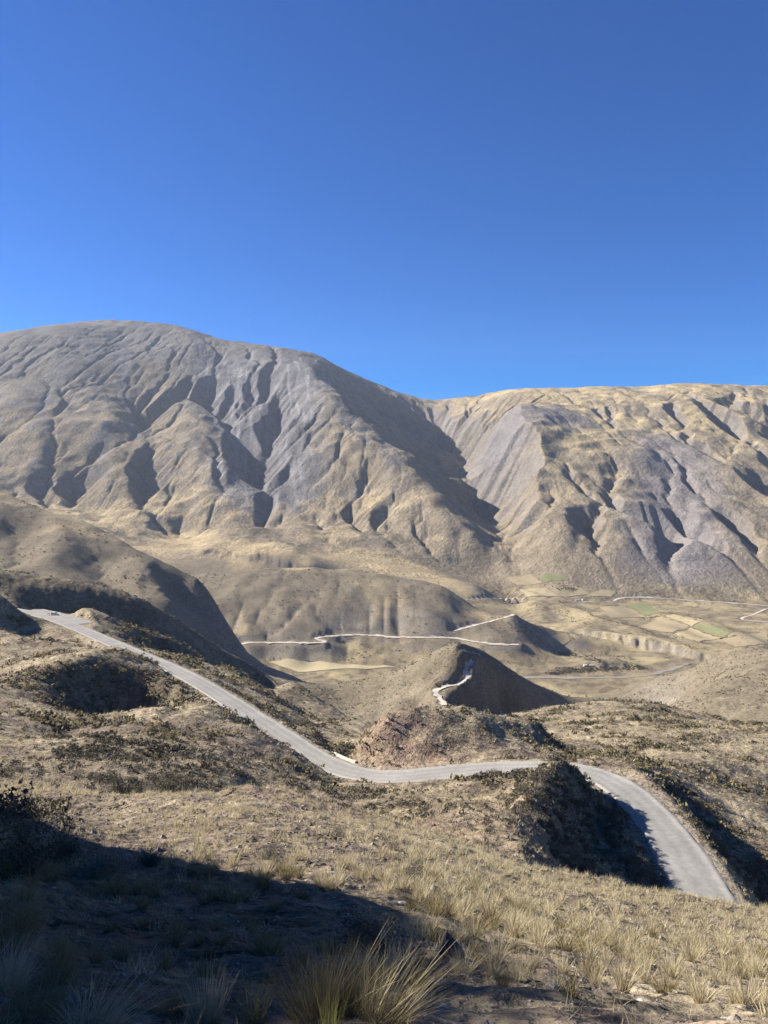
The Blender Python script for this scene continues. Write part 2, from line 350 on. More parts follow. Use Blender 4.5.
# the gullies one can pick out in the picture, cut a little deeper
def _carve(H, X, Y):
    for pts, dep, wd in (([(345, 465, 3560), (348, 495, 3250), (362, 545, 2860)], 34, 34), ([(318, 500, 3350), (322, 545, 2960)], 26, 28), ([(385, 500, 3300), (392, 545, 2950)], 22, 26),
            ([(618, 462, 4300), (604, 498, 3780), (584, 532, 3300), (572, 556, 3020)], 30, 32), ([(652, 440, 4600), (660, 460, 4250), (670, 500, 3680), (678, 535, 3230), (668, 562, 2900)], 46, 36),
            ([(690, 470, 4050), (684, 520, 3380)], 30, 30), ([(626, 520, 3400), (640, 552, 3020)], 24, 22), ([(648, 512, 3480), (655, 545, 3060)], 20, 22),
            ([(675, 395, 5000), (668, 420, 4800), (645, 436, 4700), (622, 452, 4500)], 22, 26), ([(735, 395, 4900), (710, 415, 4700), (697, 432, 4550)], 20, 24),
            ([(45, 440, 4400), (52, 470, 3950), (40, 490, 3700)], 36, 45), ([(105, 455, 4250), (80, 490, 3750), (70, 503, 3550)], 26, 34), ([(205, 455, 4100), (190, 500, 3600), (180, 525, 3300)], 28, 32),
            ([(238, 395, 4560), (248, 430, 4250), (258, 465, 3900)], 20, 24), ([(299, 390, 4430), (282, 430, 4170), (266, 465, 3900)], 18, 22), ([(268, 385, 4500), (270, 430, 4200)], 14, 20),
            ([(398, 641, 1715), (412, 661, 1620)], 13, 12), ([(482, 646, 1690), (505, 668, 1580)], 16, 14), ([(345, 640, 1715), (352, 658, 1650)], 10, 10)):
        P = np.array([at(a, b, c if c < 2400 else Yd(b) if a < 430 else Yr(b)) for a, b, c in pts]); best = np.full(X.shape, 1e9)
        for a, b in zip(P[:-1], P[1:]):
            d = b - a; t = np.clip(((X - a[0]) * d[0] + (Y - a[1]) * d[1]) / (d[0] ** 2 + d[1] ** 2), 0, 1)
            best = np.minimum(best, np.hypot(X - a[0] - t * d[0] + 18 * perlin(X / 130, Y / 130, 7), Y - a[1] - t * d[1] + 18 * perlin(X / 130, Y / 130, 8)))
        s_ = np.clip((P[0, 1] - Y) / (P[0, 1] - P[-1, 1]), 0, 1); big = P[0, 1] > 2400
        H = H - (.75 if pts[0][0] < 430 else .45) * dep * (.25 + .75 * s_) * np.exp(-best / (wd * (.62 if big else 1)))
    return H
# broken scarps: the ground behind the line stands higher
SCARPS = [([(530, 612, 2190), (560, 620, 2080), (600, 630, 1960), (640, 637, 1880), (670, 643, 1800), (692, 651, 1730), (760, 659, 1660), (850, 668, 1600)], 19, 24, 500, 1100),
    ([(182, 548, 2690), (215, 553, 2640), (240, 556, 2600), (265, 560, 2560), (290, 563, 2520), (312, 566, 2480)], 22, 20, 80, 420),
    ([(540, 674, 1600), (570, 672.5, 1605), (600, 671, 1610), (640, 669, 1620), (652, 664, 1640), (664, 658, 1655), (678, 656.5, 1660), (694, 661, 1620)], 13, 10, 60, 200),
    ([(648, 699, 1350), (656, 695, 1352), (672, 693.5, 1356), (688, 688, 1350)], 12, 8, 40, 120)]
def scarps(H, X, Y):
    for pts, h, amp, b0, b1 in SCARPS:
        P = np.array([at(*p) for p in pts]); yt = np.interp(X, P[:, 0], P[:, 1])
        w = sstep(P[0, 0] - 20, P[0, 0] + 90, X) * (1 - sstep(P[-1, 0] - 90, P[-1, 0] + 20, X))
        w = w * np.clip(.75 + .9 * perlin(X / 110, Y / 400, 143), .25, 1.2)
        d = Y - yt + amp * (np.abs(perlin(X / 62, Y / 150, 141)) * 1.8 + 1.1 * np.abs(perlin(X / 27, Y / 60, 142)) + .5 * perlin(X / 13, Y / 30, 144) - .7)
        H = H + w * h * (.6 * sstep(-22, 9, d) + .4 * sstep(-5, 7, d)) * (1 - sstep(b0, b1, d))
    return H
H1 = _carve(H1, X1, Y1)
HPRE = H1.copy()
H1, A1 = erode(H1, D1, 30, K1, 0.004, 1, TH1, 1.08 + .15 * perlin(X1 / 300, Y1 / 300, 151) - .2 * (1 - M1))
CAP = 8 + 290 * M1
H1 = np.where(H1 < HPRE, HPRE - CAP * np.tanh((HPRE - H1) / CAP), H1)
DX = 7.0
X2, Y2 = grid_xy(DX)
def bil(G, X, Y, dx):
    fi = np.clip((X - EX0) / dx, 0, G.shape[1] - 1.001); fj = np.clip((Y - EY0) / dx, 0, G.shape[0] - 1.001)
    i = fi.astype(int); j = fj.astype(int); a = fi - i; b = fj - j
    return (G[j, i] * (1 - a) + G[j, i + 1] * a) * (1 - b) + (G[j + 1, i] * (1 - a) + G[j + 1, i + 1] * a) * b
K2, M2 = kmask(X2, Y2)
H2 = bil(H1, X2, Y2, D1) + M2 * (1.3 * fbm(X2 / 60, Y2 / 60, 3, 5)) + (K2 > 0.002) * 0.8 * fbm(X2 / 45, Y2 / 45, 3, 6)
H2 = scarps(H2, X2, Y2)
HPRE2 = H2.copy()
H2, A2 = erode(H2, DX, 8, K2 * 1.1, 0.002, 2, 28 + 10 * M2, 1.0 + .15 * perlin(X2 / 200, Y2 / 200, 152) - .3 * (1 - M2))
CAP2 = 3.0 + 60 * M2
H2 = np.where(H2 < HPRE2, HPRE2 - CAP2 * np.tanh((HPRE2 - H2) / CAP2), H2)
# survey adjustment: bring the eroded skyline back to the measured one
_us = np.arange(-.62, .64, .004); _ys = np.arange(3600., 7300., 25.)
_g = bil(H2, _us[None] * _ys[:, None], np.broadcast_to(_ys[:, None], (len(_ys), len(_us))), DX) / _ys[:, None]
_sk = [ray(a, b) for a, b in [(-90, 344), (0, 333), (50, 325), (85, 321), (110, 320), (150, 322), (180, 326), (200, 332), (222, 340), (260, 344), (290, 349), (312, 352), (330, 361), (345, 370), (380, 385), (410, 396), (432, 401), (450, 398), (478, 396), (500, 390), (530, 388), (570, 388), (600, 386), (640, 387), (680, 383), (720, 384), (768, 386), (850, 386)]]
_dl = np.interp(_us, [a for a, b in _sk], [b for a, b in _sk]) - _g.max(0)
_dl = np.convolve(np.pad(_dl, 4, mode='edge'), np.ones(9) / 9, 'valid')
H2 = H2 + Y2 * np.interp(X2 / Y2, _us, _dl) * sstep(3000, 5000, Y2)
print('erosion', round(time.time() - T0, 1))

def near_noise(X, Y):
    r = np.hypot(X, Y)
    n = 0.10 * fbm(X / 1.1, Y / 1.1, 4, 21, 0.55) * sstep(1.5, 6, r) * (1 - sstep(60, 140, r))
    n = n + 0.45 * fbm(X / 6.5, Y / 6.5, 3, 31) * sstep(12, 60, r) + 1.1 * fbm(X / 24, Y / 24, 3, 41) * sstep(45, 130, r)
    n = n + 0.9 * np.minimum(0, ridged(X / 38 + 0.4 * perlin(X / 60, Y / 60, 5), Y / 38, 3, 51) * -1 + 0.4) * sstep(60, 160, r)
    return n + 2.2 * fbm(X / 75, Y / 75, 2, 61) * sstep(230, 420, r)

# ------------------------------------------------------------------ heights with roads cut in
ROADS = []       # (world polyline Nx3, half width, blend)
def seg_dist(X, Y, P):
    """distance to polyline P, the height on it there; flat arrays"""
    best = np.full(X.shape, 1e9); hz = np.zeros(X.shape)
    for a, b in zip(P[:-1], P[1:]):
        lo = np.minimum(a, b) - 45; hi = np.maximum(a, b) + 45
        m = np.nonzero((X > lo[0]) & (X < hi[0]) & (Y > lo[1]) & (Y < hi[1]))[0]
        if not len(m): continue
        d = b - a; t = np.clip(((X[m] - a[0]) * d[0] + (Y[m] - a[1]) * d[1]) / (d[0] ** 2 + d[1] ** 2 + 1e-9), 0, 1)
        q = np.hypot(X[m] - a[0] - t * d[0], Y[m] - a[1] - t * d[1])
        k = q < best[m]; mm = m[k]; best[mm] = q[k]; hz[mm] = (a[2] + t * d[2])[k]
    return best, hz
def ground0(X, Y):
    hb = base(X, Y); near = hb + near_noise(X, Y)
    w = sstep(1000, 1150, Y)
    far = bil(H2, X, Y, DX)
    return near * (1 - w) + far * w
def ground(X, Y):
    sh = np.shape(X); X = np.ravel(np.asarray(X, float)); Y = np.ravel(np.asarray(Y, float))
    h = ground0(X, Y)
    for P, hw, bl in ROADS:
        lo = P.min(0) - 40; hi = P.max(0) + 40
        m = np.nonzero((X > lo[0]) & (X < hi[0]) & (Y > lo[1]) & (Y < hi[1]))[0]
        if not len(m): continue
        d, z = seg_dist(X[m], Y[m], P)
        w = 1 - sstep(hw, hw + bl, d)
        h[m] = h[m] * (1 - w) + (z - 0.05) * w
    return h.reshape(sh)
def cast(px, py, y0=2.0, y1=7000.0, fn=ground0):
    """first ground point seen at a picture position, between two distances"""
    u, g = ray(px, py); ys = np.exp(np.linspace(math.log(y0), math.log(y1), 1500))
    below = fn(u * ys, ys) > g * ys
    k = int(np.argmax(below)) if below.any() else len(ys) - 1
    Y = ys[k]; return np.array([u * Y, Y, float(fn(np.array([u * Y]), np.array([Y]))[0])])
def smooth_line(P, n, passes=2):
    P = np.asarray(P, float)
    for _ in range(passes):
        Q = [P[0]]
        for a, b in zip(P[:-1], P[1:]): Q += [a * .75 + b * .25, a * .25 + b * .75]
        P = np.array(Q + [P[-1]])
    s = np.concatenate([[0], np.cumsum(np.hypot(*(np.diff(P[:, :2], axis=0).T)))]); t = np.linspace(0, s[-1], n)
    return np.stack([np.interp(t, s, P[:, k]) for k in range(3)], 1)
SUN_E, SKY_E, EXPO, HAZE = 5.0, 0.060, 1.42, 0.00002

# ------------------------------------------------------------------ object helpers
def link(name, me, mat=None, parent=None):
    o = bpy.data.objects.new(name, me); COL.objects.link(o)
    if mat is not None and me is not None and not len(me.materials): me.materials.append(mat)
    if parent is not None: o.parent = parent
    return o
def tag(o, label=None, cat=None, group=None, kind=None):
    if label: o['label'] = label
    if cat: o['category'] = cat
    if group: o['group'] = group
    if kind: o['kind'] = kind
    return o
def np_mesh(name, V, Fc, smooth=True, tint=None, cover=None, uv=None):
    """mesh from vertex array and an (n,3) or (n,4) face array"""
    V = np.ascontiguousarray(V, np.float32); Fc = np.ascontiguousarray(Fc, np.int32); k = Fc.shape[1]
    me = bpy.data.meshes.new(name); me.vertices.add(len(V)); me.vertices.foreach_set('co', V.ravel())
    me.loops.add(Fc.size); me.loops.foreach_set('vertex_index', Fc.ravel())
    me.polygons.add(len(Fc)); me.polygons.foreach_set('loop_start', np.arange(0, Fc.size, k, dtype=np.int32))
    me.polygons.foreach_set('use_smooth', np.full(len(Fc), smooth))
    if tint is not None:
        a = me.attributes.new('tint', 'FLOAT', 'POINT'); a.data.foreach_set('value', np.ascontiguousarray(tint, np.float32))
    if cover is not None:
        a = me.attributes.new('cover', 'FLOAT_COLOR', 'POINT')
        c = np.ones((len(V), 4), np.float32); c[:, :3] = cover; a.data.foreach_set('color', c.ravel())
    if uv is not None:
        a = me.attributes.new('across', 'FLOAT', 'POINT'); a.data.foreach_set('value', np.ascontiguousarray(uv, np.float32))
    me.update(calc_edges=True); return me
def grid_faces(nj, ni):
    i = np.arange(nj * ni).reshape(nj, ni)
    return np.stack([i[:-1, :-1], i[:-1, 1:], i[1:, 1:], i[1:, :-1]], -1).reshape(-1, 4)

# ------------------------------------------------------------------ materials
class N:
    def __init__(s, name):
        s.m = bpy.data.materials.new(name); s.m.use_nodes = True; s.t = s.m.node_tree; s.t.nodes.clear()
        s.out = s.t.nodes.new('ShaderNodeOutputMaterial')
    def n(s, kind, ins=None, **kw):
        nd = s.t.nodes.new('ShaderNode' + kind)
        for k, v in kw.items(): setattr(nd, k, v)
        for k, v in (ins or {}).items():
            if hasattr(v, 'is_output'): s.t.links.new(v, nd.inputs[k])
            elif isinstance(v, bpy.types.Node): s.t.links.new(v.outputs[0], nd.inputs[k])
            else: nd.inputs[k].default_value = v
        return nd
    def noise(s, scale, detail=4, rough=0.55, vec=None, w=0):
        i = {'Scale': scale, 'Detail': detail, 'Roughness': rough}
        if vec is not None: i['Vector'] = vec
        return s.n('TexNoise', i).outputs['Fac']
    def rng(s, v, a, b, c, d):
        return s.n('MapRange', {0: v, 1: a, 2: b, 3: c, 4: d}, clamp=True).outputs[0]
    def mul(s, a, b): return s.n('Math', {0: a, 1: b}, operation='MULTIPLY').outputs[0]
    def add(s, a, b): return s.n('Math', {0: a, 1: b}, operation='ADD').outputs[0]
    def mix(s, f, a, b):
        nd = s.t.nodes.new('ShaderNodeMix'); nd.data_type = 'RGBA'
        for k, v in ((0, f), (6, a), (7, b)):
            if hasattr(v, 'is_output'): s.t.links.new(v, nd.inputs[k])
            else: nd.inputs[k].default_value = v if k == 0 or len(v) == 4 else (*v, 1)
        return nd.outputs[2]
    def scale(s, c, f):
        nd = s.n('VectorMath', operation='SCALE')
        if hasattr(c, 'is_output'): s.t.links.new(c, nd.inputs[0])
        else: nd.inputs[0].default_value = c
        if hasattr(f, 'is_output'): s.t.links.new(f, nd.inputs['Scale'])
        else: nd.inputs['Scale'].default_value = f
        return nd.outputs[0]
    def end(s, col, rough=0.9, normal=None, spec=0.15, translucent=0):
        b = s.n('BsdfPrincipled', {'Roughness': rough, 'Specular IOR Level': spec})
        if hasattr(col, 'is_output'): s.t.links.new(col, b.inputs['Base Color'])
        else: b.inputs['Base Color'].default_value = (*col, 1)
        if normal is not None: s.t.links.new(normal, b.inputs['Normal'])
        sh = b.outputs[0]
        if translucent:
            tr = s.n('BsdfTranslucent')
            if hasattr(col, 'is_output'): s.t.links.new(col, tr.inputs['Color'])
            else: tr.inputs['Color'].default_value = (*col, 1)
            mx = s.n('MixShader', {0: translucent}); s.t.links.new(sh, mx.inputs[1]); s.t.links.new(tr.outputs[0], mx.inputs[2]); sh = mx.outputs[0]
        s.t.links.new(sh, s.out.inputs['Surface']); return s.m
    def bump(s, h, dist, strength=1.0, normal=None):
        b = s.n('Bump', {'Height': h, 'Distance': dist, 'Strength': strength})
        if normal is not None: s.t.links.new(normal, b.inputs['Normal'])
        return b.outputs['Normal']

def mat_ground():
    s = N('dry hillside'); pos = s.n('NewGeometry').outputs['Position']
    c = s.n('Attribute', attribute_name='cover').outputs['Color']
    n0 = s.noise(9.0, 5, 0.65, pos); n1 = s.noise(1.6, 5, 0.6, pos); n2 = s.noise(0.30, 5, 0.6, pos); n3 = s.noise(0.045, 4, 0.6, pos)
    f = s.mul(s.mul(s.rng(n1, .3, .7, .6, 1.4), s.rng(n2, .32, .68, .72, 1.28)), s.mul(s.rng(n3, .35, .65, .85, 1.15), s.rng(n0, .3, .7, .7, 1.3)))
    col = s.scale(c, f)
    # pebbles and scattered stone, clods
    v = s.n('TexVoronoi', {'Vector': pos, 'Scale': 7.0, 'Randomness': 1.0}); st = s.rng(v.outputs['Distance'], .10, .22, 1, 0)
    pick = s.rng(v.outputs['Color'], .62, .66, 0, 1)
    st = s.mul(st, pick); col = s.mix(s.mul(st, .75), col, (0.33, 0.29, 0.25))
    # small dark cushion plants and straw showing between the larger shrubs
    k1 = s.rng(s.noise(0.75, 3, 0.7, pos), .57, .66, 0, .6); col = s.mix(k1, col, (0.075, 0.066, 0.042))
    k2 = s.rng(s.noise(0.9, 3, 0.7, s.n('VectorMath', {0: pos, 1: (31, 7, 3)}, operation='ADD').outputs[0]), .58, .66, 0, .5); col = s.mix(k2, col, (0.36, 0.29, 0.155))
    h = s.add(s.mul(n1, .30), s.add(s.mul(n0, .07), s.mul(st, .05)))
    nrm = s.bump(h, 1.0, .9); nrm = s.bump(s.add(n2, s.mul(k1, .5)), 1.6, .8, nrm)
    return s.end(col, .95, nrm, .05)
def mat_far():
    s = N('mountain side'); pos = s.n('NewGeometry').outputs['Position']
    c = s.n('Attribute', attribute_name='cover').outputs['Color']
    n1 = s.noise(.06, 6, .65, pos); n2 = s.noise(.012, 5, .6, pos); n3 = s.noise(.3, 3, .6, pos)
    f = s.mul(s.mul(s.rng(n1, .3, .7, .78, 1.22), s.rng(n2, .3, .7, .80, 1.2)), s.rng(n3, .3, .7, .86, 1.14))
    h = s.add(s.mul(n1, 1.0), s.mul(n3, .12))
    return s.end(s.scale(c, f), .95, s.bump(h, 14.0, .75), .03)
def mat_road(name, a, b, lane=True):
    s = N(name); pos = s.n('NewGeometry').outputs['Position']; u = s.n('Attribute', attribute_name='across').outputs['Fac']
    n1 = s.noise(1.2, 5, .6, pos); n2 = s.noise(.12, 4, .6, pos); n3 = s.noise(25, 3, .6, pos)
    f = s.mul(s.mul(s.rng(n1, .3, .7, .88, 1.12), s.rng(n2, .3, .7, .88, 1.12)), s.rng(n3, .3, .7, .85, 1.15))
    wob = s.add(u, s.mul(s.add(n2, -.5), .5))
    edge = s.rng(s.n('Math', {0: wob}, operation='ABSOLUTE').outputs[0], .62, .95, 0, 1)
    col = s.mix(edge, a, b)
    if lane:
        t = s.n('Math', {0: s.mul(wob, 11.0)}, operation='SINE').outputs[0]
        col = s.scale(col, s.rng(t, -1, 1, .93, 1.05))
    return s.end(s.scale(col, f), .9, s.bump(s.add(n1, s.mul(n3, .2)), .06, .7), .1)
def mat_leaf(name, a, b, tip, tr=.3, rough=.75):
    s = N(name); t = s.n('Attribute', attribute_name='tint').outputs['Fac']; r = s.n('ObjectInfo').outputs['Random']
    # tint: 0..1 = this plant's shade, the height along a blade is in 'rise'
    q = s.n('Math', {0: s.add(t, s.mul(r, .6))}, operation='FRACT').outputs[0]
    col = s.mix(q, a, b)
    h = s.n('Attribute', attribute_name='rise').outputs['Fac']
    col = s.mix(s.mul(h, .6), col, tip)
    return s.end(col, rough, None, .2, tr)
def mat_stone(name, a, b):
    s = N(name); pos = s.n('TexCoord').outputs['Object']
    n1 = s.noise(6, 6, .65, pos); n2 = s.noise(30, 3, .6, pos)
    col = s.mix(s.rng(n1, .35, .65, 0, 1), a, b)
    return s.end(s.scale(col, s.rng(n2, .3, .7, .8, 1.2)), .9, s.bump(s.add(n1, s.mul(n2, .3)), .05, .8), .2)
def mat_plain(name, c, rough=.8, spec=.3, metal=0):
    s = N(name); pos = s.n('TexCoord').outputs['Object']; n1 = s.noise(3, 4, .6, pos)
    return s.end(s.scale(c, s.rng(n1, .3, .7, .85, 1.15)), rough, None, spec)
M = {
 'ground': mat_ground(), 'far': mat_far(),
 'road': mat_road('grey gravel road', (0.235, 0.222, 0.20), (0.275, 0.255, 0.22)),
 'dirt': mat_road('pale dirt track', (0.47, 0.41, 0.34), (0.33, 0.28, 0.22), False),
 'bed': mat_road('dry river gravel', (0.25, 0.22, 0.18), (0.19, 0.165, 0.13), False),
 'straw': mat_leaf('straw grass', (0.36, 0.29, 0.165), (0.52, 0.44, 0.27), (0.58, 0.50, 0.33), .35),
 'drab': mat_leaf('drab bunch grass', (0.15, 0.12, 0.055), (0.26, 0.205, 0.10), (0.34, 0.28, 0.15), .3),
 'green': mat_leaf('green grass blade', (0.12, 0.13, 0.035), (0.18, 0.18, 0.05), (0.25, 0.22, 0.09), .35),
 'shrub': mat_leaf('dark resinous leaf', (0.055, 0.050, 0.033), (0.115, 0.098, 0.066), (0.15, 0.128, 0.086), .12),
 'grey': mat_leaf('grey twig', (0.12, 0.105, 0.085), (0.20, 0.175, 0.135), (0.22, 0.19, 0.15), .08),
 'stone': mat_stone('brown field stone', (0.17, 0.14, 0.115), (0.30, 0.26, 0.22)),
 'pale': mat_stone('pale field stone', (0.40, 0.37, 0.33), (0.55, 0.52, 0.48)),
 'slate': mat_stone('dark slate boulder', (0.055, 0.053, 0.055), (0.11, 0.105, 0.10)),
}

# ------------------------------------------------------------------ roads as world lines
_r = np.array([at(*p) for p in ROAD])
for _ in range(6): _r[1:-1, 2] = .5 * _r[1:-1, 2] + .25 * (_r[:-2, 2] + _r[2:, 2])
MAIN = smooth_line(_r, 420, 2)
ROADS.append((MAIN, 4.6, 3.2))
# the wide gravel shoulder where the car is parked
_t = MAIN[(MAIN[:, 1] > 392) & (MAIN[:, 1] < 448)].copy(); _g = np.gradient(_t[:, :2], axis=0); _g /= np.linalg.norm(_g, axis=1)[:, None]
_s = np.stack([_g[:, 1], -_g[:, 0]], 1); _s *= np.sign(_s[:, 1:2]); SHOULDER = _t.copy(); SHOULDER[:, :2] += _s * 7.2
ROADS.append((SHOULDER, 5.2, 3.5))
def far_line(pts, y0, y1, n, even=0):
    P = np.array([cast(a, b, y0, y1) for a, b in pts])
    if even:                                 # a graded road: even out the distance, then take the ground there
        P = smooth_line(P, 60, 1); u = P[:, 0] / P[:, 1]; y = P[:, 1].copy()
        for _ in range(even): y[1:-1] = .5 * y[1:-1] + .25 * (y[:-2] + y[2:])
        P = np.stack([u * y, y, ground0(u * y, y)], 1)
        for _ in range(40): P[1:-1, 2] = .5 * P[1:-1, 2] + .25 * (P[:-2, 2] + P[2:, 2])
    for _ in range(3): P[1:-1, 2] = .4 * P[1:-1, 2] + .3 * (P[:-2, 2] + P[2:, 2])
    return smooth_line(P, n, 2)
TRACKS = [
 (far_line([(246, 657), (242, 652), (238, 647), (237, 642), (262, 641), (300, 643), (322, 645.5), (326, 642), (316, 639), (315, 636.5), (345, 635.5), (368, 634), (385, 637.5), (400, 639), (420, 637), (445, 636.5), (460, 638.5), (475, 643), (500, 644.5), (519, 645)], 1540, 2050, 260), 5.0, 'pale dirt road winding across the foot of the middle hill'),
 (smooth_line(np.array([at(*p) for p in BEND]), 70, 2), 5.0, 'short pale road bend above the middle hill road'),
 (far_line([(466, 600), (520, 601.5), (576, 602.5), (614, 602.5)], 2000, 2900, 80), 2.2, 'thin straight track across the valley fields'),
 (far_line([(614, 601), (617, 599), (625, 597.5), (639, 596), (665, 598), (700, 601), (735, 603.5), (768, 606), (850, 612)], 2000, 2900, 120), 5.0, 'pale valley road below the right mountains'),
 (far_line([(830, 604), (768, 609.5), (761, 612), (753, 615), (742, 617.5), (741, 619.5), (748, 620.5), (768, 621.5), (830, 624)], 1700, 2600, 90), 5.0, 'hairpin of pale road at the right edge of the valley'),
 (far_line(HAIR, 700, 1050, 140, 30), 3.7, 'white hairpin road on the dark ridge'),
 (far_line([(462, 650.5), (469, 651.5), (478, 654.5)], 700, 1100, 24), 3.2, 'white road scrap crossing the dark ridge crest'),
 (far_line([(472, 717), (482, 714.5), (494, 713.3), (506, 714.5)], 650, 1200, 24), 5.0, 'pale road patch behind the grassy spur'),
]
for P, hw, lab in TRACKS: ROADS.append((P, hw * 1.1, hw * 1.6))
BED = far_line([(500, 681), (525, 678), (560, 677.5), (600, 677.5), (630, 677), (650, 675.5), (668, 670), (690, 664)], 1250, 1800, 80)

# ------------------------------------------------------------------ land cover (what grows or lies where)
def lerp3(a, b, w): return a * (1 - w[..., None]) + np.asarray(b) * w[..., None]
TAN = np.array((0.222, 0.180, 0.124)); GOLD = np.array((0.385, 0.30, 0.168)); SCREE = np.array((0.142, 0.135, 0.135)); SLATE = np.array((0.105, 0.10, 0.103))
def line_dist(X, Y, P):
    best = np.full(X.shape, 1e9)
    for a, b in zip(P[:-1], P[1:]):
        d = b - a; t = np.clip(((X - a[0]) * d[0] + (Y - a[1]) * d[1]) / (d[0] ** 2 + d[1] ** 2), 0, 1)
        best = np.minimum(best, np.hypot(X - a[0] - t * d[0], Y - a[1] - t * d[1]))
    return best
def far_cover(X, Y, Zh, slope, area):
    u = X / Y
    n1 = fbm(X / 600, Y / 600, 5, 71, .6); n2 = fbm(X / 90, Y / 90, 4, 72, .6); n3 = fbm((X + .4 * Y) / 160, (Y - .4 * X) / 900, 4, 73)
    c = np.broadcast_to(TAN, X.shape + (3,)).copy()
    c = lerp3(c, (0.162, 0.135, 0.098), 1 - sstep(2200, 2700, Y))
    left = 1 - sstep(.02, .16, u - .00003 * (5200 - Y))
    # pale grass on the gentle upper slopes of the right-hand range and on its crests
    g = (1 - left) * sstep(-120, 350, Zh + 160 * n1) * (1 - sstep(.5, .8, slope)) * sstep(-.3, .5, n3 + .4 * n2 + .35)
    c = lerp3(c, GOLD, .85 * g)
    g2 = left * sstep(-.05, .5, n1 + .5 * n3) * (1 - sstep(.55, .85, slope)) * (1 - sstep(700, 1000, Zh))
    c = lerp3(c, (0.345, 0.268, 0.158), .85 * g2)
    # bare grey ground high on the massif
    gr = left * sstep(250, 950, Zh + 320 * n1 + 140 * n2)
    c = lerp3(c, SCREE * .95, .72 * gr)
    gr2 = left * sstep(.1, .6, n3 + .6 * n2) * sstep(-150, 250, Zh)
    c = lerp3(c, SCREE, .75 * gr2)
    bowl = np.minimum(line_dist(X, Y, np.array([at(235, 365, 5300), at(245, 410, 4700), at(264, 450, 4200), at(264, 500, 3680)])),
                      line_dist(X, Y, np.array([at(295, 368, 5200), at(285, 400, 4850), at(264, 450, 4200)])))
    bw = 1 - sstep(150, 420, bowl + 90 * n2 + 60 * n1)
    c = lerp3(c, SCREE * 1.02, .9 * bw)
    st = bw * sstep(.15, .7, n3 * .5 + perlin((X + .15 * Y) / 24, (Y) / 300, 77) + .2 * n2)
    c = lerp3(c, (0.27, 0.255, 0.25), .7 * st)
    rg = 1 - sstep(60, 330, line_dist(X, Y, np.array([at(668, 460, 3950), at(676, 490, 3550), at(682, 530, 3150), at(676, 556, 2900)])) + 70 * n2)
    rg2 = 1 - sstep(60, 300, line_dist(X, Y, np.array([at(560, 430, 4400), at(510, 455, 4300), at(495, 480, 4200)])) + 70 * n2)
    c = lerp3(c, (0.20, 0.178, 0.17), .85 * np.maximum(rg, rg2))
    # broken rock where it is steep, a darker tone along the gully floors
    rock = sstep(.82, 1.25, slope + .2 * n2)
    c = lerp3(c, SLATE * 1.15, .62 * rock)
    la = np.log10(np.maximum(area, 1))
    c = lerp3(c, (0.075, 0.066, 0.052), .72 * sstep(4.0, 4.9, la) * sstep(.12, .3, slope) * (1 - bw))
    return c * (1 + .10 * n2 + .10 * n1)[..., None]
def floor_cover(X, Y, Zh, slope, c):
    """valley floor: dry pasture, scrub along the breaks, grey river cutbanks"""
    n1 = fbm(X / 130, Y / 130, 4, 81); n2 = fbm(X / 30, Y / 30, 4, 82, .6)
    fl = 1 - sstep(-372, -335, Zh)
    c2 = np.broadcast_to(np.array((0.225, 0.180, 0.115)), c.shape)
    c2 = lerp3(c2, (0.32, 0.26, 0.15), sstep(-.05, .5, n1)); c2 = lerp3(c2, (0.12, 0.10, 0.07), .85 * sstep(.1, .5, n2 - .5 * n1))
    c = c * (1 - fl[..., None]) + c2 * fl[..., None]
    cut = sstep(.35, .7, slope) * (1 - sstep(-330, -250, Zh)) * (1 - sstep(2500, 2900, Y))
    return lerp3(c, (0.20, 0.178, 0.15), .8 * cut)

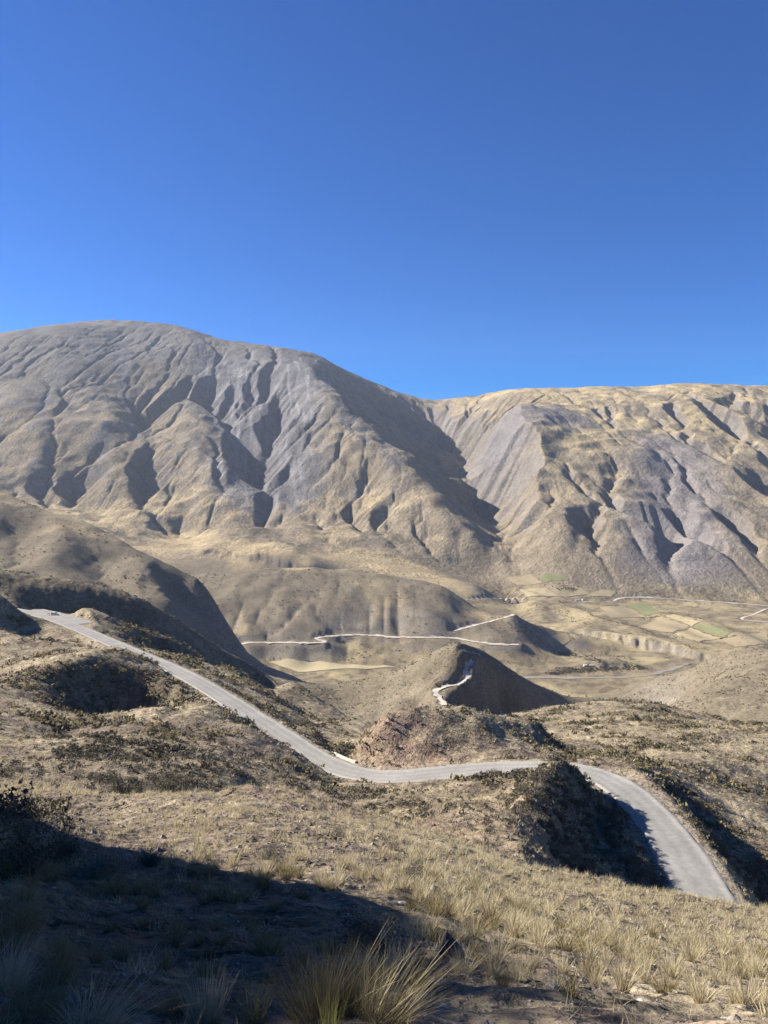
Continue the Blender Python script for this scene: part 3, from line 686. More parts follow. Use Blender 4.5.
SOIL = np.array((0.170, 0.132, 0.100)); STRAW = np.array((0.33, 0.272, 0.178)); SCRUB = np.array((0.078, 0.067, 0.047))
RED_AX = np.array([at(372, 725, 184), at(385, 745, 178), at(395, 765, 173), at(430, 758, 172)])
RED2 = np.array([at(520, 800, 112), at(515, 830, 95), at(500, 850, 80), at(300, 800, 55), at(330, 830, 50)])
HIP = np.array([at(540, 774, 117), at(524, 795, 106)])
def scrub_density(X, Y):
    """0..1: how thickly dark shrubs stand; shared by the soil colour and the planting"""
    n1 = fbm(X / 28, Y / 28, 4, 91, .6); n2 = fbm(X / 7, Y / 7, 3, 92, .6)
    s = sstep(-.15, .75, n1 + .55 * n2)
    r = np.hypot(X, Y)
    s = s * (.25 + .75 * sstep(40, 75, r))
    # hollows and the cone inside the bend are overgrown
    cone = 1 - sstep(8, 14, line_dist(X, Y, np.array([at(574, 772, 126), at(582, 805, 110), at(600, 850, 88)])))
    hol = 1 - sstep(6, 16, line_dist(X, Y, np.array([at(335, 790, 122), at(380, 800, 106), at(412, 808, 92)])))
    gul = 1 - sstep(6, 16, line_dist(X, Y, np.array([at(660, 778, 160), at(700, 810, 145), at(750, 845, 125), at(800, 885, 112)])))
    verge = 1 - sstep(6, 20, line_dist(X, Y, np.array([at(230, 680, 262), at(290, 725, 214), at(330, 752, 186), at(345, 762, 180)])))
    m1 = 1 - sstep(8, 20, line_dist(X, Y, np.array([at(40, 684, 232), at(105, 700, 249), at(150, 698, 253), at(195, 696, 247)])))
    l4 = 1 - sstep(16, 34, np.minimum(line_dist(X, Y, np.array([at(20, 585, 530), at(100, 606, 548), at(160, 616, 568), at(215, 650, 590), at(260, 676, 600)]) + (14, -4, 0)), line_dist(X, Y, np.array([at(140, 634, 425), at(200, 664, 425), at(256, 694, 412)]) + (10, -4, 0))))
    m2 = 1 - sstep(10, 28, line_dist(X, Y, np.array([at(235, 745, 130), at(200, 770, 108), at(150, 780, 88)])))
    s = s * (1 - .85 * (1 - sstep(9, 20, line_dist(X, Y, np.array([at(500, 795, 120), at(480, 825, 85), at(540, 872, 52)])))))
    for w, k in ((m1, 1.), (l4, .9), (cone, 1.), (hol, .5), (gul, .8), (verge, .7), (m2, .3)): s = np.maximum(s, w * k * (.6 + .5 * sstep(-.6, .3, n2)))
    return np.clip(s, 0, 1)
def near_cover(X, Y, Zh, slope):
    n1 = fbm(X / 18, Y / 18, 4, 93, .6); n2 = fbm(X / 3, Y / 3, 3, 94, .6); n3 = fbm(X / 120, Y / 120, 3, 95)
    r = np.hypot(X, Y)
    c = np.broadcast_to(SOIL, X.shape + (3,)).copy()
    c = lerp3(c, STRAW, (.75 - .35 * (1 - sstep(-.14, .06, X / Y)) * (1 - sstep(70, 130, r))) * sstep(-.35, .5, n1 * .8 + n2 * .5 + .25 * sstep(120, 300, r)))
    c = lerp3(c, SCRUB, .62 * scrub_density(X, Y))
    red = 1 - sstep(2, 13, line_dist(X, Y, RED_AX) + 3 * n2); red2 = 1 - sstep(2, 9, line_dist(X, Y, RED2) + 3 * n2)
    c = lerp3(c, (0.27, 0.178, 0.135), .7 * np.maximum(.65 * red, .45 * red2))
    c = lerp3(c, (0.31, 0.268, 0.21), .9 * (1 - sstep(.6, 2.6, line_dist(X, Y, HIP) + 1.2 * n2)))
    near_shade = sstep(.6, 2.2, -X + 1.5 + 1.2 * n2 - .12 * Y) * (1 - sstep(13, 19, Y + 2 * n2)); c = lerp3(c, (0.115, 0.082, 0.055), .75 * near_shade)  # shade painted in: darker, warmer soil where the near shadow falls
    far = sstep(350, 800, r)
    c = c * (1 - far[..., None]) + (np.array((0.165, 0.137, 0.096)) * (1 + .22 * n3 + .12 * n1)[..., None]) * far[..., None]
    # road verges are scraped bare
    dm, _ = seg_dist(X.ravel(), Y.ravel(), MAIN); dm = dm.reshape(X.shape)
    c = lerp3(c, (0.235, 0.20, 0.158), .75 * (1 - sstep(4.0, 7.0, dm + .8 * n2)))
    return c

# ------------------------------------------------------------------ the near ground: rows get wider apart with distance
UU = np.concatenate([np.arange(-2.5, -.60, .012), np.arange(-.60, .60, .00165), np.arange(.60, 1.6, .012)])
VV = np.concatenate([np.arange(math.log(.7), math.log(2.2), .02), np.arange(math.log(2.2), math.log(2655), .0052)])
YY = np.exp(VV); PX = UU[None, :] * YY[:, None]; PY = np.broadcast_to(YY[:, None], PX.shape).copy()
PZ = ground(PX, PY)
SEAM = 2600.0
def slope_of(Zg, X, Y):
    gx = np.gradient(Zg, axis=1) / np.maximum(np.gradient(X, axis=1), 1e-6)
    zy = np.gradient(Zg, axis=0); yy = np.gradient(Y, axis=0); xy = np.gradient(X, axis=0)
    gy = (zy - gx * xy) / np.maximum(yy, 1e-6)
    return gx, gy
GX, GY = slope_of(PZ, PX, PY); SL = np.hypot(GX, GY)
AREA = bil(A2, PX, PY, DX)
wf = sstep(1000, 1400, PY)
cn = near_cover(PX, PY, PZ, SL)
jf = int(np.searchsorted(YY, 990))
cn2 = cn.copy()
cf = far_cover(PX[jf:], PY[jf:], PZ[jf:], SL[jf:], AREA[jf:])
cn2[jf:] = cn[jf:] * (1 - wf[jf:, :, None]) + cf * wf[jf:, :, None]
cn2[jf:] = floor_cover(PX[jf:], PY[jf:], PZ[jf:], SL[jf:], cn2[jf:])
zs = PZ - 3.0 * sstep(SEAM - 1, SEAM + 14, PY)
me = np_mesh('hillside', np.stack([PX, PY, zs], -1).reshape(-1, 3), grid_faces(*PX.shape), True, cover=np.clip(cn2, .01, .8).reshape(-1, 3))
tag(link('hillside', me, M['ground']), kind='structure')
# ------------------------------------------------------------------ the mountains: an even grid
j0 = int((SEAM - EY0) / DX)
MX, MY = X2[j0:], Y2[j0:]; MZ = ground(MX, MY)
gy, gx = np.gradient(MZ, DX); sl = np.hypot(gx, gy)
mc = floor_cover(MX, MY, MZ, sl, far_cover(MX, MY, MZ, sl, A2[j0:]))
me = np_mesh('mountains', np.stack([MX, MY, MZ], -1).reshape(-1, 3), grid_faces(*MX.shape), True, cover=np.clip(mc, .01, .8).reshape(-1, 3))
tag(link('mountains', me, M['far']), kind='structure')
print('ground', PX.shape, MX.shape, round(time.time() - T0, 1))

_ui = np.arange(len(UU), dtype=float); _vi = np.arange(len(VV), dtype=float)
def on_mesh(X, Y, G=None):
    """sample the built near ground (or another grid on it)"""
    G = PZ if G is None else G
    fi = np.clip(np.interp(X / Y, UU, _ui), 0, len(UU) - 1.001); fj = np.clip(np.interp(np.log(Y), VV, _vi), 0, len(VV) - 1.001)
    i = fi.astype(int); j = fj.astype(int); a = fi - i; b = fj - j
    return (G[j, i] * (1 - a) + G[j, i + 1] * a) * (1 - b) + (G[j + 1, i] * (1 - a) + G[j + 1, i + 1] * a) * b
def height(X, Y):
    X = np.asarray(X, float); Y = np.asarray(Y, float)
    fi = np.clip((X - MX[0, 0]) / DX, 0, MX.shape[1] - 1.001); fj = np.clip((Y - MY[0, 0]) / DX, 0, MX.shape[0] - 1.001)
    i = fi.astype(int); j = fj.astype(int); a = fi - i; b = fj - j
    far = (MZ[j, i] * (1 - a) + MZ[j, i + 1] * a) * (1 - b) + (MZ[j + 1, i] * (1 - a) + MZ[j + 1, i + 1] * a) * b
    return np.where(Y > SEAM, far, on_mesh(X, np.minimum(Y, 2650.)))
def ribbon(name, P, hw, mat, lift, n=9, ragged=.0, label=None, berm=0):
    t = np.gradient(P[:, :2], axis=0); t /= np.linalg.norm(t, axis=1)[:, None] + 1e-9; nrm = np.stack([t[:, 1], -t[:, 0]], 1)
    k = np.linspace(-1, 1, n); wv = hw * (1 + ragged * perlin(np.arange(len(P)) * .13, np.full(len(P), 3.3), 5))
    q_ = np.arange(len(P)) * 1.0; e1 = fbm(q_ * .23, q_ * 0 + 1.7, 3, 6) * hw * ragged * 2; e2 = fbm(q_ * .21, q_ * 0 + 8.3, 3, 9) * hw * ragged * 2; rag = np.where(k < 0, e1[:, None], e2[:, None])
    X = P[:, :1] + nrm[:, :1] * k * wv[:, None]; Y = P[:, 1:2] + nrm[:, 1:2] * k * wv[:, None]
    if ragged: X, Y = X + nrm[:, :1] * rag * (np.abs(k) > .99) * np.sign(k), Y + nrm[:, 1:2] * rag * (np.abs(k) > .99) * np.sign(k)
    Zr = height(X, Y) + lift - .12 * ragged / .035 * (np.abs(k) > .99) * (ragged < .05) + berm * np.exp(-((np.abs(k) - .86) / .10) ** 2)
    me = np_mesh(name, np.stack([X, Y, Zr], -1).reshape(-1, 3), grid_faces(len(P), n), True, uv=np.tile(k, len(P)))
    return tag(link(name, me, mat), label=label, kind='structure')
ribbon('gravel_road', smooth_line(MAIN, 700, 0), 3.9, M['road'], .10, 21, .035, berm=.10)
for P, hw, lab in TRACKS: ribbon('dirt_track', P, hw, M['dirt'], 1.0, 7, .3)
ribbon('gravel_shoulder', smooth_line(SHOULDER, 60, 0), 4.3, M['road'], .14, 9, .12)
ribbon('river_bed', BED, 7, M['bed'], .5, 5, .4)

# ------------------------------------------------------------------ plant templates: verts, triangles, rise (0 at the root, 1 at the tip)
def t_tuft(nb, h, seg, r, lean=.5, width=.006, base=.10, droop=.35, skew=(0, 0)):
    V, T, R = [], [], []
    for _ in range(nb):
        a = r.uniform(0, 2 * math.pi); q = math.sqrt(r.uniform(0, 1)); x0, y0 = base * q * math.cos(a), base * q * math.sin(a)
        l = h * r.uniform(.45, 1.1); a2 = a + r.normal(0, .5); ln = lean * (.15 + .85 * q) * r.uniform(.5, 1.3)
        if r.uniform() < .07: ln *= 2.2; l *= .7
        dx, dy = math.cos(a2) * ln + skew[0], math.sin(a2) * ln + skew[1]; droop_ = droop * r.uniform(.2, 2.0); w = width * r.uniform(.7, 1.4); wa = r.uniform(0, math.pi)
        b = len(V)
        for k in range(seg):
            t = k / seg; ww = w * (1 - t * .75); bend = t * (1 + droop_ * t)
            x, y, z = x0 + dx * l * bend, y0 + dy * l * bend, l * (t - .28 * min(ln, 2.5) * t * t)
            V += [(x - ww * math.cos(wa), y - ww * math.sin(wa), z), (x + ww * math.cos(wa), y + ww * math.sin(wa), z)]; R += [t, t]
        V.append((x0 + dx * l * (1 + droop_), y0 + dy * l * (1 + droop_), l * (1 - .28 * min(ln, 2.5)))); R.append(1)
        for k in range(seg - 1): i = b + 2 * k; T += [(i, i + 1, i + 3), (i, i + 3, i + 2)]
        i = b + 2 * (seg - 1); T.append((i, i + 1, i + 2))
    return np.array(V, np.float32), np.array(T, np.int32), np.array(R, np.float32)
def t_shrub(nl, h, w, r, leaf=.05, twigs=0, hollow=.45):
    """a rounded, uneven bush: leaf-sized faces through the volume, and bare twigs"""
    V, T, R = [], [], []
    lobes = [(r.uniform(-.5, .5) * w, r.uniform(-.5, .5) * w, r.uniform(.35, .75) * h, r.uniform(.3, .55)) for _ in range(7)]
    for _ in range(nl):
        lx, ly, lz, lr = lobes[r.integers(7)]
        d = r.normal(0, 1, 3); d /= np.linalg.norm(d); q = lr * (hollow + (1 - hollow) * r.uniform(0, 1) ** .5)
        c = np.array((lx + d[0] * q * w, ly + d[1] * q * w, max(.03 * h, lz + d[2] * q * h * .8)))
        a = r.normal(0, 1, 3); a /= np.linalg.norm(a); b = np.cross(a, r.normal(0, 1, 3)); b /= np.linalg.norm(b); s = leaf * r.uniform(.6, 1.5)
        i = len(V); V += [tuple(c + a * s), tuple(c - a * s * .6 + b * s * .7), tuple(c - a * s * .6 - b * s * .7)]; R += [c[2] / h * .8] * 3; T.append((i, i + 1, i + 2))
    for _ in range(twigs):
        lx, ly, lz, lr = lobes[r.integers(7)]; e = np.array((lx, ly, lz)) + r.normal(0, .3, 3) * (w, w, h * .8); e[2] = abs(e[2]) + .1 * h
        s0 = r.normal(0, .06, 3) * w; s0[2] = 0; m = (s0 + e) * .5 + r.normal(0, .05, 3) * w; tw = .006 + .004 * r.uniform()
        i = len(V)
        for p, ww in ((s0, tw), (m, tw * .8)): V += [tuple(p + (ww, 0, 0)), tuple(p + (-ww, ww * .5, 0))]; R += [.7, .8]
        V.append(tuple(e)); R.append(1)
        T += [(i, i + 1, i + 3), (i, i + 3, i + 2), (i + 2, i + 3, i + 4)]
    return np.array(V, np.float32), np.array(T, np.int32), np.array(R, np.float32)
def add_attr(me, name, a):
    at_ = me.attributes.new(name, 'FLOAT', 'POINT'); at_.data.foreach_set('value', np.ascontiguousarray(a, np.float32))
def plant_mesh(name, tpl, r, mat):
    V, T, R = tpl; me = np_mesh(name, V, T, False, tint=np.full(len(V), .2) + .15 * np.repeat(r.uniform(-1, 1, (len(V) + 2) // 3), 3)[:len(V)]); add_attr(me, 'rise', R)
    me.materials.append(mat); return me
def field_of(name, tpls, pos, size, mat, r, nrm=None):
    """many plants as one mesh"""
    Vs, Ts, Rs, Cs = [], [], [], []; off = 0; pick = r.integers(len(tpls), size=len(pos))
    for k, (V, T, R) in enumerate(tpls):
        m = np.nonzero(pick == k)[0]
        if not len(m): continue
        a = r.uniform(0, 2 * math.pi, len(m)); ca, sa = np.cos(a)[:, None], np.sin(a)[:, None]; s = size[m][:, None]
        sz = s * r.uniform(.8, 1.2, (len(m), 1))
        P = np.stack([(V[:, 0] * ca - V[:, 1] * sa) * s, (V[:, 0] * sa + V[:, 1] * ca) * s, np.broadcast_to(V[:, 2], (len(m), len(V))) * sz], -1) + pos[m][:, None, :]
        Vs.append(P.reshape(-1, 3)); Ts.append((T[None] + (np.arange(len(m)) * len(V))[:, None, None]).reshape(-1, 3) + off); off += len(m) * len(V)
        Rs.append(np.tile(R, len(m))); Cs.append(np.repeat(r.uniform(0, .98, len(m)), len(V)))
    me = np_mesh(name, np.concatenate(Vs), np.concatenate(Ts), False, tint=np.concatenate(Cs)); add_attr(me, 'rise', np.concatenate(Rs))
    return link(name, me, mat)
def place(o, x, y, s=1.0, rz=None, sink=.02, tilt=0):
    o.location = (x, y, float(on_mesh(np.array([x]), np.array([y]))[0]) - sink * s); o.scale = (s, s, s)
    o.rotation_euler = (random.uniform(-tilt, tilt), random.uniform(-tilt, tilt), random.uniform(0, 6.28) if rz is None else rz); return o

# ------------------------------------------------------------------ where plants stand
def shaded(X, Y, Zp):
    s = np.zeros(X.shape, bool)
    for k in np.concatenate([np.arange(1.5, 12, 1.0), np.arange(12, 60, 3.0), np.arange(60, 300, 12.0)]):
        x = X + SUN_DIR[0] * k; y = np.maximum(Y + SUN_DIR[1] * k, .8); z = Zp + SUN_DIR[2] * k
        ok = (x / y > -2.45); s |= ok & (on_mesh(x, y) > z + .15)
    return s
def scatter(y0, y1, dens, r, u0=-.66, u1=.66):
    n = int(dens * (y1 * y1 - y0 * y0) * .5 * (u1 - u0)); Y = np.sqrt(r.uniform(y0 * y0, y1 * y1, n)); U = r.uniform(u0, u1, n); X = U * Y
    d, _ = seg_dist(X, Y, MAIN); k = d > 4.6
    d, _ = seg_dist(X, Y, SHOULDER); k &= d > 5.5
    k &= (np.abs(X / Y + .462) > .022) | (Y < 360) | (Y > 425)
    return X[k], Y[k]
r1 = np.random.default_rng(11)
def grassy(X, Y):
    n1 = fbm(X / 9, Y / 9, 3, 101, .6); n2 = perlin(X / 2.2, Y / 2.2, 102)
    right = sstep(-.12, .10, X / Y) * sstep(5, 9, Y)
    return np.clip(.30 + .5 * n1 + .3 * n2 + .55 * right, .03, 1)
TU = []            # x, y, z, size of every straw tuft, nearest bands first
for y0, y1, dn, s in ((5.8, 12, 3.6, .25), (12, 52, 4.6, .37), (52, 130, 1.9, .52), (130, 420, .36, .8)):
    X, Y = scatter(y0, y1, dn, r1); k = r1.uniform(size=len(X)) < grassy(X, Y) * (1 - .55 * scrub_density(X, Y)); X, Y = X[k], Y[k]
    TU.append(np.stack([X, Y, on_mesh(X, Y) - .02, s * r1.uniform(.45, 1.35, len(X))], 1))
TU = np.concatenate(TU)
SH = []
for y0, y1, dn, s in ((7, 20, .3, .34), (20, 52, .7, .42), (52, 130, 1.0, .72), (130, 300, .42, 1.0), (300, 480, .16, 1.35)):
    X, Y = scatter(y0, y1, dn, r1); sd = scrub_density(X, Y); k = r1.uniform(size=len(X)) < .04 + .96 * sd ** 1.3; X, Y, sd = X[k], Y[k], sd[k]
    SH.append(np.stack([X, Y, on_mesh(X, Y) - .05, s * r1.uniform(.5, 1.4, len(X)) * (.75 + .5 * sd)], 1))
SH = np.concatenate(SH)
# far scrub on the ridges and spur between 480 m and 1.1 km
X, Y = scatter(480, 1100, .028, r1); k = r1.uniform(size=len(X)) < .15 + .85 * sstep(-.1, .7, fbm(X / 60, Y / 60, 3, 111)); X, Y = X[k], Y[k]
FARSH = np.stack([X, Y, on_mesh(X, Y) - .1, r1.uniform(.9, 2.0, len(X))], 1)

def in_view(P, h):
    """rough test: inside the picture and not behind a nearer slope"""
    u = P[:, 0] / P[:, 1]; g = (P[:, 2] + .6 * h) / P[:, 1]; ok = np.abs(u) < .53
    gp = (g * cp + sp) / (cp - g * sp); ok &= (np.abs(gp) < 512 / F)
    hid = np.zeros(len(P), bool)
    for t in np.linspace(.04, .985, 70) ** .6:
        hid |= on_mesh(P[:, 0] * t, np.maximum(P[:, 1] * t, .75)) > g * P[:, 1] * t + .02
    return ok & ~hid
def split(P, n):
    v = in_view(P, P[:, 3]); score = np.where(v, P[:, 3] / P[:, 1], 0); o = np.argsort(-score)
    a = o[:n]; a = a[score[a] > 0]; m = np.ones(len(P), bool); m[a] = False
    return P[a], P[m]

# ------------------------------------------------------------------ straw tufts: nearest 280 one by one, the rest as one field
r2 = np.random.default_rng(23)
HERO_XY = []
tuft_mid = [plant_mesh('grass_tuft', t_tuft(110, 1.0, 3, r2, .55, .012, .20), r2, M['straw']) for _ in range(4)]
tuft_drab_shade = [plant_mesh('grass_tuft', t_tuft(120, 1.0, 3, r2, .6, .011, .22), r2, M['drab']) for _ in range(3)]
near, rest = split(TU, 275)
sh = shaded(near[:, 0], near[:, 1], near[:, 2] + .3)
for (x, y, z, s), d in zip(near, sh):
    o = link('grass_tuft', random.choice(tuft_drab_shade if d or random.random() < .25 else tuft_mid)); place(o, x, y, s, tilt=.12)  # tufts in shadow get the darker grass: shade put into the colour
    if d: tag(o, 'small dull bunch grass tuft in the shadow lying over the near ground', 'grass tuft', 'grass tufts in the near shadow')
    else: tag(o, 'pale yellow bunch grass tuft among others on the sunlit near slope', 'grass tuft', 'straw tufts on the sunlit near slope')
c1 = rest[:, 1] < 52; c2 = (rest[:, 1] >= 52) & (rest[:, 1] < 130); c3 = rest[:, 1] >= 130
P = rest[c1]; far_ok = P[:, 1] > 0
tag(field_of('dry_grass', [t_tuft(26, 1.0, 2, r2, .55, .022, .2) for _ in range(4)], P[:, :3], P[:, 3], M['straw'], r2), kind='stuff')
P = rest[c2]; tag(field_of('dry_grass', [t_tuft(11, 1.0, 1, r2, .6, .05, .22) for _ in range(4)], P[:, :3], P[:, 3], M['straw'], r2), kind='stuff')
P = rest[c3]; tag(field_of('dry_grass', [t_tuft(6, .8, 1, r2, .7, .10, .3) for _ in range(4)], P[:, :3], P[:, 3], M['straw'], r2), kind='stuff')
# a thin fuzz of short grass between the tufts
X, Y = scatter(3.2, 34, 11, r2); k = r2.uniform(size=len(X)) < grassy(X, Y); X, Y = X[k], Y[k]
tag(field_of('short_grass', [t_tuft(9, 1.0, 1, r2, .9, .016, .5) for _ in range(4)], np.stack([X, Y, on_mesh(X, Y) - .01], 1), r2.uniform(.06, .2, len(X)), M['straw'], r2), kind='stuff')

X, Y = scatter(34, 75, 3.2, r2); k = r2.uniform(size=len(X)) < .25 + .75 * grassy(X, Y); X, Y = X[k], Y[k]
tag(field_of('short_grass', [t_tuft(6, 1.0, 1, r2, .9, .05, .6) for _ in range(4)], np.stack([X, Y, on_mesh(X, Y) - .01], 1), r2.uniform(.12, .32, len(X)), M['straw'], r2), kind='stuff')
# ------------------------------------------------------------------ shrubs
shrub_hi = [plant_mesh('shrub', t_shrub(700, .8, 1.0, r2, .035, 60), r2, M['shrub']) for _ in range(3)]
shrub_mid = [plant_mesh('shrub', t_shrub(260, .8, 1.0, r2, .06, 30), r2, M['shrub']) for _ in range(3)]
grey_mid = [plant_mesh('shrub', t_shrub(160, .8, 1.0, r2, .05, 90), r2, M['grey']) for _ in range(3)]
near, rest = split(SH, 280)
ZONES = [('dark shrub crowding the shaded cone inside the road bend', 'shrubs on the cone inside the bend', np.array([at(574, 772, 126), at(582, 805, 110), at(600, 850, 88)]), 14),
         ('shrub in the overgrown hollow between the near slope and the road', 'shrubs in the hollow before the road', np.array([at(335, 790, 122), at(380, 800, 106), at(430, 815, 84)]), 20),
         ('dark shrub on the mound at the left before the road', 'shrubs on the left mound', np.array([at(235, 745, 130), at(200, 770, 108), at(100, 760, 100), at(30, 760, 90)]), 34)]
zd = [line_dist(near[:, 0], near[:, 1], z[2]) for z in ZONES]
for k, (x, y, z, s) in enumerate(near):
    g = random.random() < .3; o = link('shrub', random.choice(grey_mid if g else (shrub_hi if y < 30 else shrub_mid))); place(o, x, y, s, tilt=.1)
    for (lab, grp, _, rad), d in zip(ZONES, zd):
        if d[k] < rad: tag(o, lab, 'shrub', grp); break
    else:
        if y < 52: tag(o, 'low dark shrub scattered over the near slope above the road', 'shrub', 'shrubs on the near slope')
        else: tag(o, 'low dark shrub on the rough ground beyond the near slope', 'shrub', 'shrubs beyond the near slope')
c1 = rest[:, 1] < 130; P = rest[c1]; gsel = r2.uniform(size=len(P)) < .25
lo = [t_shrub(44, .8, 1.0, r2, .16) for _ in range(5)]; lo2 = [t_shrub(16, .75, 1.0, r2, .24) for _ in range(5)]
tag(field_of('scrub', lo, P[~gsel][:, :3], P[~gsel][:, 3], M['shrub'], r2), kind='stuff')
tag(field_of('scrub', lo, P[gsel][:, :3], P[gsel][:, 3], M['grey'], r2), kind='stuff')
P = rest[~c1]; gsel = r2.uniform(size=len(P)) < .3
tag(field_of('scrub', lo2, P[~gsel][:, :3], P[~gsel][:, 3], M['shrub'], r2), kind='stuff')
tag(field_of('scrub', lo2, P[gsel][:, :3], P[gsel][:, 3], M['drab'], r2), kind='stuff')
tag(field_of('scrub', [t_shrub(9, .7, 1.0, r2, .34) for _ in range(4)], FARSH[:, :3], FARSH[:, 3], M['shrub'], r2), kind='stuff')
X, Y = scatter(1100, 2250, .0075, r1, -.62, .62); zz = on_mesh(X, Y); k = (r1.uniform(size=len(X)) < .1 + .9 * sstep(0, .7, fbm(X / 90, Y / 90, 3, 112))) & (zz > -385); X, Y = X[k], Y[k]
tag(field_of('scrub', [t_shrub(8, .7, 1.1, r2, .4) for _ in range(4)], np.stack([X, Y, on_mesh(X, Y) - .2], 1), r1.uniform(1.2, 3.0, len(X)), M['shrub'], r2), kind='stuff')
print('plants', len(TU), len(SH), len(FARSH), round(time.time() - T0, 1))

# ------------------------------------------------------------------ the large tufts at the photographer's feet, one by one
def hero(px, Y, h, nb, lab, mat='drab', lean=.5, base=.12, skew=(0, 0), width=.0015, name='grass_tuft', stalks=None, seg=5):
    Y += .55; h *= 1.08; u, _ = ray(px, 1000); x = u * Y
    r = np.random.default_rng(int(px * 7 + Y * 100)); me = plant_mesh(name, t_tuft(int(nb * 1.5), h, seg, r, lean, width, base, .35, skew), r, M[mat])
    o = place(link(name, me), x, Y, 1.0, 0.0); tag(o, lab, 'grass tuft')
    if stalks:
        n, hh, sk, m2 = stalks; c = link('stalks', plant_mesh('stalks', t_tuft(n, hh, 6, r, .35, .0026, base * .8, .25, sk), r, M[m2])); c.parent = o
    return o
hero(340, 3.75, .37, 760, 'largest straw bunch grass, tall and full, at the bottom middle of the slope', 'drab', .34, .15, (.02, 0), stalks=(40, .52, (.42, .02), 'straw'))
hero(312, 3.6, .36, 240, 'bunch grass pressed against the left side of the largest one', 'drab', .45, .12, (-.12, 0))
hero(380, 3.5, .34, 260, 'leaning bunch grass against the right side of the largest one', 'drab', .5, .12, (.35, 0), stalks=(18, .5, (.55, 0), 'straw'))
hero(330, 3.2, .26, 60, 'small green tuft in front of the largest bunch grass', 'green', .2, .05)
hero(205, 3.5, .30, 330, 'upright narrow bunch grass left of the largest one, in shadow', 'straw', .3, .08)
hero(178, 3.75, .22, 140, 'low bunch grass beside the upright narrow one in the shadow', 'drab', .5, .09)
hero(252, 3.5, .30, 70, 'sparse thin bunch grass between the upright one and the largest one', 'green', .25, .06)
hero(6, 5.6, .50, 600, 'big rounded dark bunch grass at the upper left edge of the shadow', 'drab', .75, .22)
hero(2, 4.1, .30, 420, 'bright straw bunch grass at the left edge', 'straw', .55, .13)
hero(60, 4.3, .27, 260, 'small rounded greenish bunch grass alone in the dark shadow', 'drab', .45, .08)
hero(30, 3.25, .22, 380, 'spreading bunch grass in the bottom left corner', 'drab', .8, .14, (.1, 0))
hero(92, 3.15, .22, 380, 'fan shaped bunch grass leaning right at the bottom left', 'straw', .8, .12, (.35, 0))
hero(462, 6.2, .24, 150, 'small yellow tuft on the stony patch below the dark pointed boulder', 'straw', .5, .08)
hero(420, 8.6, .42, 240, 'straw tuft standing right behind the dark bush', 'straw', .5, .14)
hero(520, 7.0, .28, 160, 'straw tuft at the end of the boulder shadow', 'straw', .5, .10)
def bush(px, Y, s, lab, mat='shrub', tw=140, nl=1500):
    u, _ = ray(px, 1000); r = np.random.default_rng(int(px * 3 + Y * 10))
    me = plant_mesh('shrub', t_shrub(nl, .8, 1.0, r, .022, tw), r, M[mat]); o = place(link('shrub', me), u * Y, Y, s, tilt=.05); return tag(o, lab, 'shrub')
bush(392, 7.2, .62, 'dark dense bush directly behind the largest bunch grass')
bush(365, 8.2, .50, 'lower dark bush behind and left of the dense one')
bush(105, 14.5, .95, 'twiggy grey bush where sunlight meets the shadow at the left', 'grey', 420, 900)
bush(30, 13.0, 1.15, 'large dark twiggy bush at the left edge in shadow', 'shrub', 420, 2200)
bush(70, 17.0, .85, 'dark bush behind the large one at the left', 'shrub', 300, 1500)
bush(150, 17.5, .7, 'pale twiggy bush right of the grey one in sunlight', 'grey', 380, 700)
bush(270, 20, .75, 'grey green bush catching sun above the shadow edge', 'grey', 260, 1200)
bush(18, 22, 1.2, 'broad dark bush farther up the left edge', 'shrub', 260, 1800)
bush(500, 8.0, .2, 'tiny dark shrub in the boulder shadow', 'shrub', 60, 500)

# bushes added on the unseen left bank to break up its shadow edge
X = r2.uniform(-20, -12.8, 190); Y = r2.uniform(9, 29, 190)
tag(field_of('scrub', [t_shrub(120, .9, 1.0, r2, .07, 30) for _ in range(3)], np.stack([X, Y, on_mesh(X, Y) - .05], 1), r2.lognormal(-.55, .5, len(X)), M['shrub'], r2), kind='stuff')
# ------------------------------------------------------------------ stones
def stone_mesh(r, sx, sy, sz, sub=3, rough=.22, sharp=1.0):
    bm = bmesh.new(); bmesh.ops.create_icosphere(bm, subdivisions=sub, radius=1.0)
    cuts = [(Vector(r.normal(0, 1, 3)).normalized(), r.uniform(.45, .85)) for _ in range(9)]
    for v in bm.verts:
        p = v.co.copy()
        for n, d in cuts:
            q = p.dot(n)
            if q > d: p -= n * (q - d) * sharp
        s = 1 + rough * .35 * float(perlin(np.array([p.x * 2.1 + cuts[0][1] * 90]), np.array([p.y * 2.1 + p.z * 1.7]), 3)[0])
        v.co = Vector((p.x * sx * s, p.y * sy * s, p.z * sz * s))
    me = bpy.data.meshes.new('stone'); bm.to_mesh(me); bm.free(); return me
r3 = np.random.default_rng(5)
def boulder(px, Y, dim, lab, mat, cat='stone', name='stone', rz=None, pts=None):
    u, _ = ray(px, 1000); me = stone_mesh(r3, *dim); o = link(name, me, M[mat]); place(o, u * Y, Y, 1.0, rz, .02, .1); return tag(o, lab, cat)
